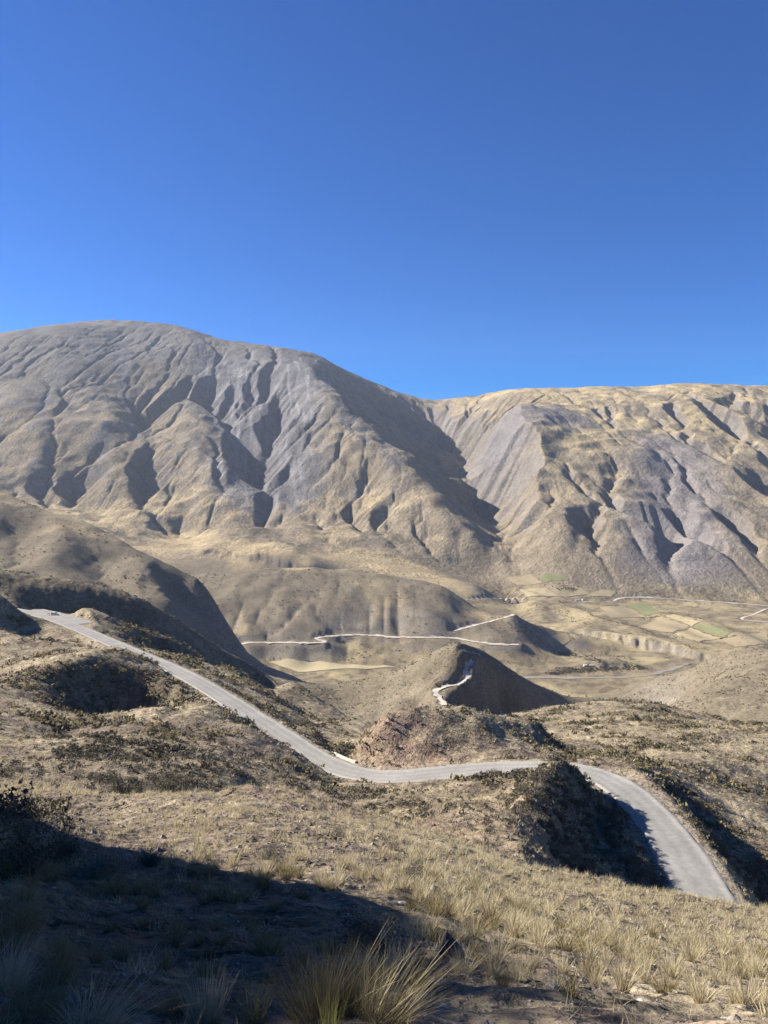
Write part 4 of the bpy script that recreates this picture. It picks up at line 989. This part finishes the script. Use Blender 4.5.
# the dark pointed boulder
bm = bmesh.new(); bmesh.ops.create_icosphere(bm, subdivisions=3, radius=1.0)
for v in bm.verts:
    p = v.co; t = (p.z + 1) / 2; k = 1 - .80 * t ** 1.2; n = float(perlin(np.array([p.x * 2.3]), np.array([p.y * 2.3 + p.z * 2]), 8)[0])
    v.co = Vector(((p.x * 1.35 * k + .35 * (1 - t) - .15) * .13 * (1 + .15 * n), p.y * .10 * k * (1 + .15 * n), (p.z * .17 + .03)))
me = bpy.data.meshes.new('boulder'); bm.to_mesh(me); bm.free()
o = link('boulder', me, M['slate']); u, _ = ray(449, 940); place(o, u * 7.4, 7.4, 1.15, 0.1, -.02); tag(o, 'dark pointed boulder at the edge of the sunlit grass', 'boulder')
boulder(362, 9.6, (.16, .10, .09), 'pale cracked stone left of the tilted slab above the dark bush', 'pale')
boulder(386, 9.2, (.19, .07, .07), 'pale tilted slab above the dark bush', 'pale', rz=-.6)
boulder(52, 5.2, (.022, .016, .014), 'small white stone chip in the dark shadow at the left', 'pale')
boulder(48, 3.9, (.035, .03, .02), 'flat grey stone between the tufts at the bottom left', 'stone')
boulder(240, 3.7, (.03, .022, .018), 'pale stone right of the upright narrow tuft', 'pale')
boulder(213, 13.0, (.06, .05, .04), 'white stone near the edge of the shadow', 'pale')
boulder(472, 7.3, (.11, .07, .06), 'low slate stone against the right of the pointed boulder', 'slate')
boulder(565, 7.5, (.08, .06, .06), 'squarish brown stone standing in the grass right of the shadow', 'stone')
boulder(640, 7.0, (.06, .05, .04), 'rounded pale stone on bare ground near the bottom right', 'pale')
boulder(738, 21, (.20, .14, .12), 'pale angular boulder by the right edge of the slope', 'pale', 'boulder', 'boulder')
boulder(726, 22, (.14, .10, .09), 'smaller pale boulder left of the angular one by the right edge', 'pale', 'boulder', 'boulder')
stones = [stone_mesh(r3, 1, r3.uniform(.6, .9), r3.uniform(.4, .65), 2) for _ in range(6)]
for m_ in stones: m_.materials.append(M['stone'])
stones_pale = [m_.copy() for m_ in stones[:3]]
for m_ in stones_pale: m_.materials[0] = M['pale']
X, Y = scatter(2.6, 32, .9, r3, -.56, .56); P = np.stack([X, Y, on_mesh(X, Y), r3.lognormal(-3.15, .5, len(X))], 1)
near, rest = split(P, 200)
for x, y, z, s in near:
    s = min(s, .18); pale = random.random() < .3; o = link('stone', random.choice(stones_pale if pale else stones)); place(o, x, y, s, sink=.25, tilt=.3)
    tag(o, 'small pale stone lying loose among the tufts of the near slope' if pale else 'small brown stone lying loose among the tufts of the near slope', 'stone', 'loose pale stones' if pale else 'loose brown stones')
X, Y = scatter(2.4, 60, 7, r3); k = r3.uniform(size=len(X)) < sstep(-.2, .5, fbm(X / 4, Y / 4, 3, 121)); X, Y = X[k], Y[k]
def t_stone(r):
    V = np.array([(1, 0, 0), (-1, 0, 0), (0, 1, 0), (0, -1, 0), (0, 0, .7), (0, 0, -.7)], np.float32) * r.uniform(.6, 1.2, (6, 1)).astype(np.float32)
    T = np.array([(0, 2, 4), (2, 1, 4), (1, 3, 4), (3, 0, 4), (2, 0, 5), (1, 2, 5), (3, 1, 5), (0, 3, 5)], np.int32); return V, T, np.zeros(6, np.float32)
tag(field_of('gravel', [t_stone(r3) for _ in range(6)], np.stack([X, Y, on_mesh(X, Y)], 1), r3.lognormal(-3.9, .5, len(X)), M['stone'], r3), kind='stuff')
X, Y = scatter(18, 75, 1.6, r3); tag(field_of('gravel', [t_stone(r3) for _ in range(6)], np.stack([X, Y, on_mesh(X, Y)], 1), r3.lognormal(-2.7, .45, len(X)), M['stone'], r3), kind='stuff')
X, Y = scatter(3.0, 11, 60, r3); tag(field_of('gravel', [t_stone(r3) for _ in range(6)], np.stack([X, Y, on_mesh(X, Y)], 1), r3.lognormal(-4.8, .5, len(X)), M['stone'], r3), kind='stuff')
def t_twig(r):
    V, T = [], []
    for _ in range(3):
        a = r.uniform(0, 6.28); l = r.uniform(.4, 1); c = r.normal(0, .2, 2); d = np.array((math.cos(a), math.sin(a))) * l / 2; i = len(V)
        V += [(c[0] - d[0], c[1] - d[1], .02), (c[0] - d[1] * .03, c[1] + d[0] * .03, .06), (c[0] + d[0], c[1] + d[1], .02 + .2 * r.uniform())]; T.append((i, i + 1, i + 2))
    return np.array(V, np.float32), np.array(T, np.int32), np.full(len(V), .5, np.float32)
X, Y = scatter(3.2, 20, 7, r3); tag(field_of('dead_twigs', [t_twig(r3) for _ in range(6)], np.stack([X, Y, on_mesh(X, Y)], 1), r3.uniform(.06, .22, len(X)), M['grey'], r3), kind='stuff')

# ------------------------------------------------------------------ low wall on the outside of the road bend
wp = smooth_line(MAIN, 900, 0); t = np.gradient(wp[:, :2], axis=0); t /= np.linalg.norm(t, axis=1)[:, None]
side = np.stack([t[:, 1], -t[:, 0]], 1); side *= np.sign(side[len(side) // 2, 1])
q = wp.copy(); q[:, :2] += side * 4.75
pxs = 384 + F * q[:, 0] / (q[:, 1] * cp - q[:, 2] * sp)
k = np.nonzero((pxs > 332) & (pxs < 356) & (q[:, 1] < 230))[0]; q = q[k]; sd = side[k]
gz = height(q[:, 0], q[:, 1])
def wall_strip(name, lo, hi, half, mat, parent):
    bm = bmesh.new(); rows = []
    for (x, y, z), (a, b), g in zip(q, sd, wp[k][:, 2]):
        rows.append([bm.verts.new((x + a * s * half, y + b * s * half, g + h)) for s, h in ((-1, lo), (-1, hi), (1, hi), (1, lo))])
    for r0, r1_ in zip(rows[:-1], rows[1:]):
        for i in range(4): bm.faces.new((r0[i], r0[(i + 1) % 4], r1_[(i + 1) % 4], r1_[i]))
    bm.faces.new(rows[0][::-1]); bm.faces.new(rows[-1]); bmesh.ops.recalc_face_normals(bm, faces=bm.faces)
    me = bpy.data.meshes.new(name); bm.to_mesh(me); bm.free(); return link(name, me, mat, parent)
M['masonry'] = mat_stone('whitened masonry', (.46, .42, .35), (.60, .56, .48))
wl = wall_strip('parapet_wall', -1.6, .42, .20, M['masonry'], None); tag(wl, 'low whitish parapet wall on the outside of the road bend above the ravine', 'wall')
wall_strip('coping', .422, .52, .26, M['masonry'], wl)

# ------------------------------------------------------------------ parked car and two people by the road, upper left
M['white_paint'] = mat_plain('white car paint', (.72, .72, .70), .35, .5); M['glass'] = mat_plain('dark car glass', (.02, .022, .025), .1, .6)
M['rubber'] = mat_plain('tyre rubber', (.02, .02, .02), .9); M['steel'] = mat_plain('wheel steel', (.35, .35, .36), .4); M['lamp'] = mat_plain('lamp glass', (.7, .68, .6), .2, .6)
M['jacket'] = mat_plain('dark cloth', (.022, .022, .028), .9); M['cloth'] = mat_plain('blue grey cloth', (.05, .055, .08), .9); M['skin'] = mat_plain('skin', (.36, .21, .14), .6); M['hair'] = mat_plain('hair', (.015, .012, .01), .8)
def bmo(name, bm, mat, parent=None):
    bmesh.ops.recalc_face_normals(bm, faces=bm.faces); me = bpy.data.meshes.new(name); bm.to_mesh(me); bm.free(); return link(name, me, mat, parent)
def box(bm, c, d, taper=1.0):
    V = [bm.verts.new((c[0] + sx * d[0] / 2 * (taper if sz > 0 else 1), c[1] + sy * d[1] / 2 * (taper if sz > 0 else 1), c[2] + sz * d[2] / 2)) for sz in (-1, 1) for sx, sy in ((-1, -1), (1, -1), (1, 1), (-1, 1))]
    for f in ((0, 3, 2, 1), (4, 5, 6, 7), (0, 1, 5, 4), (1, 2, 6, 5), (2, 3, 7, 6), (3, 0, 4, 7)): bm.faces.new([V[i] for i in f])
def prism(bm, prof, w0, w1=None, zsplit=0):
    """side profile (x,z) swept across the car; narrower above zsplit"""
    ws = [w0 if z < zsplit else (w1 or w0) for x, z in prof]
    a = [bm.verts.new((x, -w / 2, z)) for (x, z), w in zip(prof, ws)]; b = [bm.verts.new((x, w / 2, z)) for (x, z), w in zip(prof, ws)]
    bm.faces.new(a); bm.faces.new(b[::-1]); n = len(a)
    for i in range(n): bm.faces.new((a[i], b[i], b[(i + 1) % n], a[(i + 1) % n]))
ci = int(np.argmin(np.abs(384 + F * MAIN[:, 0] / (MAIN[:, 1] * cp - MAIN[:, 2] * sp) - 45) + 1e3 * (MAIN[:, 1] < 300)))
cpos = MAIN[ci].copy(); ct = np.gradient(MAIN[:, :2], axis=0)[ci]; ct /= np.linalg.norm(ct); cn_ = np.array([ct[1], -ct[0]]); cn_ *= np.sign(cn_[1])
cpos[:2] += cn_ * 5.5; cpos[2] = float(height(np.array([cpos[0]]), np.array([cpos[1]]))[0]) + .12
car = bpy.data.objects.new('parked_car', None); COL.objects.link(car); car.location = cpos; car.rotation_euler = (0, 0, -.25)
_hz = lambda x, y: float(height(np.array([x]), np.array([y]))[0])
tag(car, 'white off-road car parked on the shoulder where the road comes round the hill', 'car')
bm = bmesh.new(); prism(bm, [(-2.2, .35), (2.15, .35), (2.25, .6), (2.15, .95), (1.1, 1.08), (.55, 1.62), (.2, 1.74), (-1.7, 1.74), (-2.15, 1.15), (-2.25, .6)], 1.82, 1.5, 1.2)
bmesh.ops.bevel(bm, geom=bm.edges[:], offset=.05, segments=2, affect='EDGES'); bmo('body', bm, M['white_paint'], car)
for s in (-1, 1):
    bm = bmesh.new(); V = [bm.verts.new(p) for p in ((-1.85, s * .893, 1.14), (.85, s * .893, 1.14), (.42, s * .775, 1.58), (-1.6, s * .775, 1.58))]; bm.faces.new(V)
    r_ = bmesh.ops.extrude_face_region(bm, geom=bm.faces[:]); bmesh.ops.translate(bm, verts=[v for v in r_['geom'] if isinstance(v, bmesh.types.BMVert)], vec=(0, s * .02, .004)); bmo('side_window', bm, M['glass'], car)
    for x in (-1.35, 1.35):
        w_ = link('wheel', bpy.data.meshes.new('wheel'), None, car); bm = bmesh.new(); bmesh.ops.create_cone(bm, cap_ends=True, segments=24, radius1=.36, radius2=.36, depth=.24, matrix=Matrix.Translation((x, s * .82, .36)) @ Matrix.Rotation(math.pi / 2, 4, 'X')); bmesh.ops.bevel(bm, geom=[e for e in bm.edges if len(e.link_faces) == 2 and e.calc_face_angle() > 1], offset=.04, segments=2, affect='EDGES'); bm.to_mesh(w_.data); bm.free(); w_.data.materials.append(M['rubber'])
        bm = bmesh.new(); bmesh.ops.create_cone(bm, cap_ends=True, segments=18, radius1=.21, radius2=.17, depth=.26, matrix=Matrix.Translation((x, s * .825, .36)) @ Matrix.Rotation(math.pi / 2 * -s, 4, 'X')); bmo('rim', bm, M['steel'], w_)
    bm = bmesh.new(); box(bm, (2.2, s * .62, .82), (.12, .3, .16)); bmo('headlight', bm, M['lamp'], car)
bm = bmesh.new(); V = [bm.verts.new(p) for p in ((1.06, -.7, 1.14), (1.06, .7, 1.14), (.62, .66, 1.60), (.62, -.66, 1.60))]; bm.faces.new(V); r_ = bmesh.ops.extrude_face_region(bm, geom=bm.faces[:]); bmesh.ops.translate(bm, verts=[v for v in r_['geom'] if isinstance(v, bmesh.types.BMVert)], vec=(.03, 0, .025)); bmo('windscreen', bm, M['glass'], car)
def person(x, y, face, lab, top):
    z = float(height(np.array([x]), np.array([y]))[0]) + .12
    J = {'pel': (0, 0, .95, .15), 'wa': (0, 0, 1.12, .14), 'ch': (0, 0, 1.32, .17), 'ne': (0, 0, 1.48, .065), 'he': (0, .01, 1.60, .095), 'to': (0, .01, 1.72, .075)}
    B = [('pel', 'wa'), ('wa', 'ch'), ('ch', 'ne'), ('ne', 'he'), ('he', 'to')]
    for s in (-1, 1):
        J |= {f'hp{s}': (.10 * s, 0, .88, .11), f'kn{s}': (.12 * s, .02, .50, .075), f'an{s}': (.13 * s, -.01, .09, .05), f'ft{s}': (.14 * s, .15, .045, .045),
              f'sh{s}': (.19 * s, 0, 1.40, .075), f'el{s}': (.25 * s, -.02, 1.13, .052), f'wr{s}': (.24 * s, .07, .90, .038), f'ha{s}': (.23 * s, .10, .80, .035)}
        B += [('pel', f'hp{s}'), (f'hp{s}', f'kn{s}'), (f'kn{s}', f'an{s}'), (f'an{s}', f'ft{s}'), ('ch', f'sh{s}'), (f'sh{s}', f'el{s}'), (f'el{s}', f'wr{s}'), (f'wr{s}', f'ha{s}')]
    ks = list(J); me = bpy.data.meshes.new('person'); me.from_pydata([J[k_][:3] for k_ in ks], [(ks.index(a), ks.index(b)) for a, b in B], [])
    o = link('person', me); o.location = (x, y, z); o.rotation_euler = (0, 0, face)
    md = o.modifiers.new('skin', 'SKIN'); 
    for i, k_ in enumerate(ks): me.skin_vertices[0].data[i].radius = (J[k_][3],) * 2
    me.skin_vertices[0].data[0].use_root = True
    o.modifiers.new('sub', 'SUBSURF').render_levels = 2; o.modifiers['sub'].levels = 2
    bpy.context.view_layer.update(); dg = bpy.context.evaluated_depsgraph_get(); nm = bpy.data.meshes.new_from_object(o.evaluated_get(dg)); o.modifiers.clear(); o.data = nm
    nm.materials.clear()
    for m_ in (M['skin'], top, M['cloth']): nm.materials.append(m_)
    for p in nm.polygons: zc = p.center.z; p.material_index = 0 if zc > 1.47 or (zc < .88 and abs(p.center.x) > .19 and zc > .7) else (1 if zc > .93 or abs(p.center.x) > .2 and zc > .6 else 2); p.use_smooth = True
    bm = bmesh.new(); bmesh.ops.create_uvsphere(bm, u_segments=14, v_segments=10, radius=.118, matrix=Matrix.Translation((0, -.012, 1.665))); bmesh.ops.delete(bm, geom=[v for v in bm.verts if v.co.z < 1.63 and v.co.y > -.02], context='VERTS'); bmo('hair', bm, M['hair'], o)
    return tag(o, lab, 'person')
per = np.array([-ct[0], -ct[1]]) if ct[0] > 0 else ct
person(cpos[0] - 3.1, cpos[1] - .6, 2.4, 'person in dark jacket standing just left of the parked car', M['jacket'])
person(cpos[0] - 3.75, cpos[1] - .9, -1.2, 'person in blue grey jacket, farther from the parked car of the two', M['cloth'])

# ------------------------------------------------------------------ small houses on the valley floor
M['whitewash'] = mat_plain('whitewash', (.70, .67, .60)); M['adobe'] = mat_plain('adobe', (.36, .27, .19)); M['tin'] = mat_plain('grey tin roof', (.42, .42, .42), .5); M['wood'] = mat_plain('dark door wood', (.06, .045, .035))
def house(px, py, y0, y1, d, rz, lab, wall, roof):
    p = cast(px, py, y0, y1, ground); l, w, h = d; z = float(height(np.array([p[0]]), np.array([p[1]]))[0]) - .3
    e = bpy.data.objects.new('small_house', None); COL.objects.link(e); e.location = (p[0], p[1], z); e.rotation_euler = (0, 0, rz); tag(e, lab, 'house')
    bm = bmesh.new(); P_ = [(-w / 2, 0), (w / 2, 0), (w / 2, h), (0, h + w * .22), (-w / 2, h)]
    a = [bm.verts.new((-l / 2, y, z_)) for y, z_ in P_]; b = [bm.verts.new((l / 2, y, z_)) for y, z_ in P_]; bm.faces.new(a); bm.faces.new(b[::-1])
    for i in range(5): bm.faces.new((a[i], a[(i + 1) % 5], b[(i + 1) % 5], b[i]))
    bmo('wall', bm, wall, e)
    bm = bmesh.new(); o_ = .4; q_ = [(-w / 2 - o_, h - o_ * .44 + .05), (0, h + w * .22 + .05), (w / 2 + o_, h - o_ * .44 + .05), (w / 2 + o_, h - o_ * .44 + .2), (0, h + w * .22 + .2), (-w / 2 - o_, h - o_ * .44 + .2)]
    a = [bm.verts.new((-l / 2 - o_, y, z_)) for y, z_ in q_]; b = [bm.verts.new((l / 2 + o_, y, z_)) for y, z_ in q_]; bm.faces.new(a); bm.faces.new(b[::-1])
    for i in range(6): bm.faces.new((a[i], a[(i + 1) % 6], b[(i + 1) % 6], b[i]))
    bmo('roof', bm, roof, e)
    bm = bmesh.new(); box(bm, (0, -w / 2 - .03, 1.15), (1.1, .1, 2.1)); bmo('door', bm, M['wood'], e)
    for x in (-l * .3, l * .3): bm = bmesh.new(); box(bm, (x, -w / 2 - .03, 1.6), (1.1, .1, 1.0)); bmo('window', bm, M['wood'], e)
house(577, 601, 2000, 2800, (13, 7, 3.2), .1, 'adobe house with tin roof beside the straight track in the fields', M['adobe'], M['tin'])
house(583, 600, 2000, 2800, (7, 5, 2.6), .5, 'smaller whitewashed hut right of the adobe house by the straight track', M['whitewash'], M['tin'])
house(585, 666, 1300, 1900, (6, 4, 2.6), .1, 'left of the two tiny white houses above the riverbed', M['whitewash'], M['whitewash'])
house(591.5, 666.5, 1300, 1900, (7, 4, 2.8), -.2, 'right of the two tiny white houses above the riverbed', M['whitewash'], M['tin'])

# ------------------------------------------------------------------ fields on the valley floor
def draped(pts, c1, c2, y0, y1, n=16, sc=.05):
    C4 = [cast(a, b, y0, y1, ground) for a, b in pts]
    s = N('field soil'); pos = s.n('NewGeometry').outputs['Position']
    m = s.end(s.mix(s.rng(s.noise(sc, 5, .6, pos), .35, .65, 0, 1), c1, c2), .95, None, .05)
    k = np.linspace(0, 1, n); A, B = np.meshgrid(k, k); Q = [c[:2] for c in C4]
    P = (Q[0][None, None] * ((1 - A) * (1 - B))[..., None] + Q[1] * (A * (1 - B))[..., None] + Q[2] * (A * B)[..., None] + Q[3] * ((1 - A) * B)[..., None])
    w = perlin(P[..., 0] / 35, P[..., 1] / 35, 4) * 5; X_ = P[..., 0] + w; Y_ = P[..., 1] + w[::-1]
    me = np_mesh('field', np.stack([X_, Y_, height(X_, Y_) + .9], -1).reshape(-1, 3), grid_faces(n, n)); tag(link('field', me, m), kind='structure')
GRN = ((.15, .155, .075), (.20, .19, .105)); TN = ((.31, .25, .15), (.36, .295, .175)); TN2 = ((.25, .20, .125), (.30, .245, .15))
for pts, c in (([(520, 590), (548, 588), (556, 596), (528, 597)], TN), ([(600, 590), (616, 592), (612, 597), (585, 596)], TN), ([(640, 600), (660, 601), (664, 605), (650, 604)], TN2), ([(626, 605), (647, 602), (666, 612.5), (647, 616)], GRN), ([(665, 616), (674, 614.5), (700, 622), (692, 626.5)], TN), ([(693, 627), (709, 624), (737, 632.5), (721, 638)], GRN),
               ([(638, 627), (659, 617.5), (690, 627), (672, 633)], TN2), ([(674, 635), (692, 628.5), (719, 638.5), (698, 642)], TN), ([(537, 575.5), (559, 573.5), (569, 580), (544, 583)], GRN),
               ([(507, 578), (530, 574.5), (543, 583.5), (517, 585.5)], TN2), ([(542, 637), (565, 633), (572, 641), (550, 646)], TN2), ([(600, 608), (625, 606), (645, 617), (610, 618)], TN2), ([(545, 586), (575, 584), (590, 594), (556, 597)], TN2)):
    draped(pts, *c, 1500, 3100)
draped([(268, 661.5), (330, 662), (398, 667), (300, 672.5)], (.36, .30, .18), (.42, .35, .22), 1300, 1900)
draped([(720, 640), (768, 630), (768, 645), (735, 648)], *TN2, 1500, 2500)
# hedges and thorn scrub between the fields and along the river
HD = []
for pts, y0, y1, n, wd_, s in (([(518, 587), (556, 600), (577, 608), (592, 615), (610, 621), (636, 627), (650, 632)], 1500, 3000, 260, 3, 2.2),
        ([(556, 589), (566, 587), (575, 588)], 2000, 3000, 120, 12, 3.0), ([(590, 604), (620, 608), (645, 620), (668, 613), (676, 614)], 1500, 2800, 120, 3, 1.8),
        ([(640, 618), (662, 616)], 1500, 2800, 60, 3, 2), ([(690, 627), (722, 639)], 1500, 2800, 40, 2, 1.6), ([(720, 639), (738, 636)], 1500, 2800, 60, 4, 2.2),
        ([(548, 674), (570, 672), (600, 669.5), (645, 668)], 1300, 1800, 420, 7, 2.4), ([(552, 671), (590, 668)], 1300, 1800, 120, 7, 2.2), ([(548, 652), (575, 654), (592, 660), (605, 664)], 1300, 2000, 160, 8, 2.4),
        ([(520, 628), (535, 634), (530, 640)], 1400, 2200, 200, 20, 2.4), ([(530, 604), (560, 612), (590, 625)], 1500, 2600, 160, 12, 2), ([(566, 592), (576, 589)], 2000, 3000, 60, 6, 2.5), ([(600, 650), (640, 662)], 1300, 2000, 80, 8, 1.8)):
    Q = np.array([cast(a, b, y0, y1, ground) for a, b in pts]); t_ = r3.uniform(0, 1, n); kk = np.linspace(0, 1, len(Q))
    x = np.interp(t_, kk, Q[:, 0]) + r3.normal(0, wd_, n); y = np.interp(t_, kk, Q[:, 1]) + r3.normal(0, wd_, n)
    HD.append(np.stack([x, y, height(x, y) - .2, s * r3.uniform(.6, 1.3, n)], 1))
HD = np.concatenate(HD)
tag(field_of('thorn_scrub', [t_shrub(22, .8, 1.2, r3, .28) for _ in range(4)], HD[:, :3], HD[:, 3], M['shrub'], r3), kind='stuff')
print('things', round(time.time() - T0, 1))

# ------------------------------------------------------------------ camera, sun, sky, air
cam = bpy.data.cameras.new('camera'); co = bpy.data.objects.new('camera', cam); COL.objects.link(co)
cam.sensor_fit = 'VERTICAL'; cam.sensor_height = 32.0; cam.lens = 32.0 * F / 1024.0
cam.clip_start = .05; cam.clip_end = 40000
co.location = (0, 0, 0); co.rotation_euler = (math.pi / 2 - PITCH, 0, 0)
scene.camera = co
sun = bpy.data.lights.new('sun', 'SUN'); sun.energy = SUN_E; sun.angle = math.radians(.53); sun.color = (1.0, .945, .86)
so = bpy.data.objects.new('sun', sun); COL.objects.link(so)
so.rotation_euler = Vector(-SUN_DIR).to_track_quat('-Z', 'Y').to_euler()
wd = bpy.data.worlds.new('World'); scene.world = wd; wd.use_nodes = True
nt = wd.node_tree; bg = nt.nodes['Background']; sk = nt.nodes.new('ShaderNodeTexSky')
sk.sky_type = 'NISHITA'; sk.sun_disc = False; sk.sun_elevation = SUN_EL
sk.sun_rotation = math.atan2(SUN_DIR[0], SUN_DIR[1])
sk.altitude = 3000; sk.air_density = 1.0; sk.dust_density = .15; sk.ozone_density = 3.0
hs = nt.nodes.new('ShaderNodeHueSaturation'); hs.inputs['Saturation'].default_value = 1.55; hs.inputs['Hue'].default_value = .514
nt.links.new(sk.outputs[0], hs.inputs['Color']); nt.links.new(hs.outputs[0], bg.inputs[0]); bg.inputs[1].default_value = SKY_E
if HAZE:
    bx0, bx1, by0, by1, bz0, bz1 = -6700.0, 4700.0, -60.0, 8200.0, -560.0, 1560.0
    v = [(x, y, z) for x in (bx0, bx1) for y in (by0, by1) for z in (bz0, bz1)]
    f = [(0, 1, 3, 2), (4, 6, 7, 5), (0, 4, 5, 1), (2, 3, 7, 6), (0, 2, 6, 4), (1, 5, 7, 3)]
    me = bpy.data.meshes.new('haze'); me.from_pydata(v, [], f)
    m = bpy.data.materials.new('air'); m.use_nodes = True; m.node_tree.nodes.clear()
    out = m.node_tree.nodes.new('ShaderNodeOutputMaterial'); pv = m.node_tree.nodes.new('ShaderNodeVolumePrincipled')
    pv.inputs['Color'].default_value = (.80, .88, 1.0, 1); pv.inputs['Density'].default_value = HAZE; pv.inputs['Anisotropy'].default_value = .2
    m.node_tree.links.new(pv.outputs[0], out.inputs['Volume'])
    tag(link('haze', me, m), kind='stuff')
vs = scene.view_settings; vs.view_transform = 'Standard'; vs.look = 'None'; vs.exposure = EXPO; vs.gamma = 1; vs.use_curve_mapping = False
scene.cycles.max_bounces = 5; scene.cycles.diffuse_bounces = 1; scene.cycles.volume_bounces = 0; scene.cycles.transparent_max_bounces = 4
print('done', round(time.time() - T0, 1))
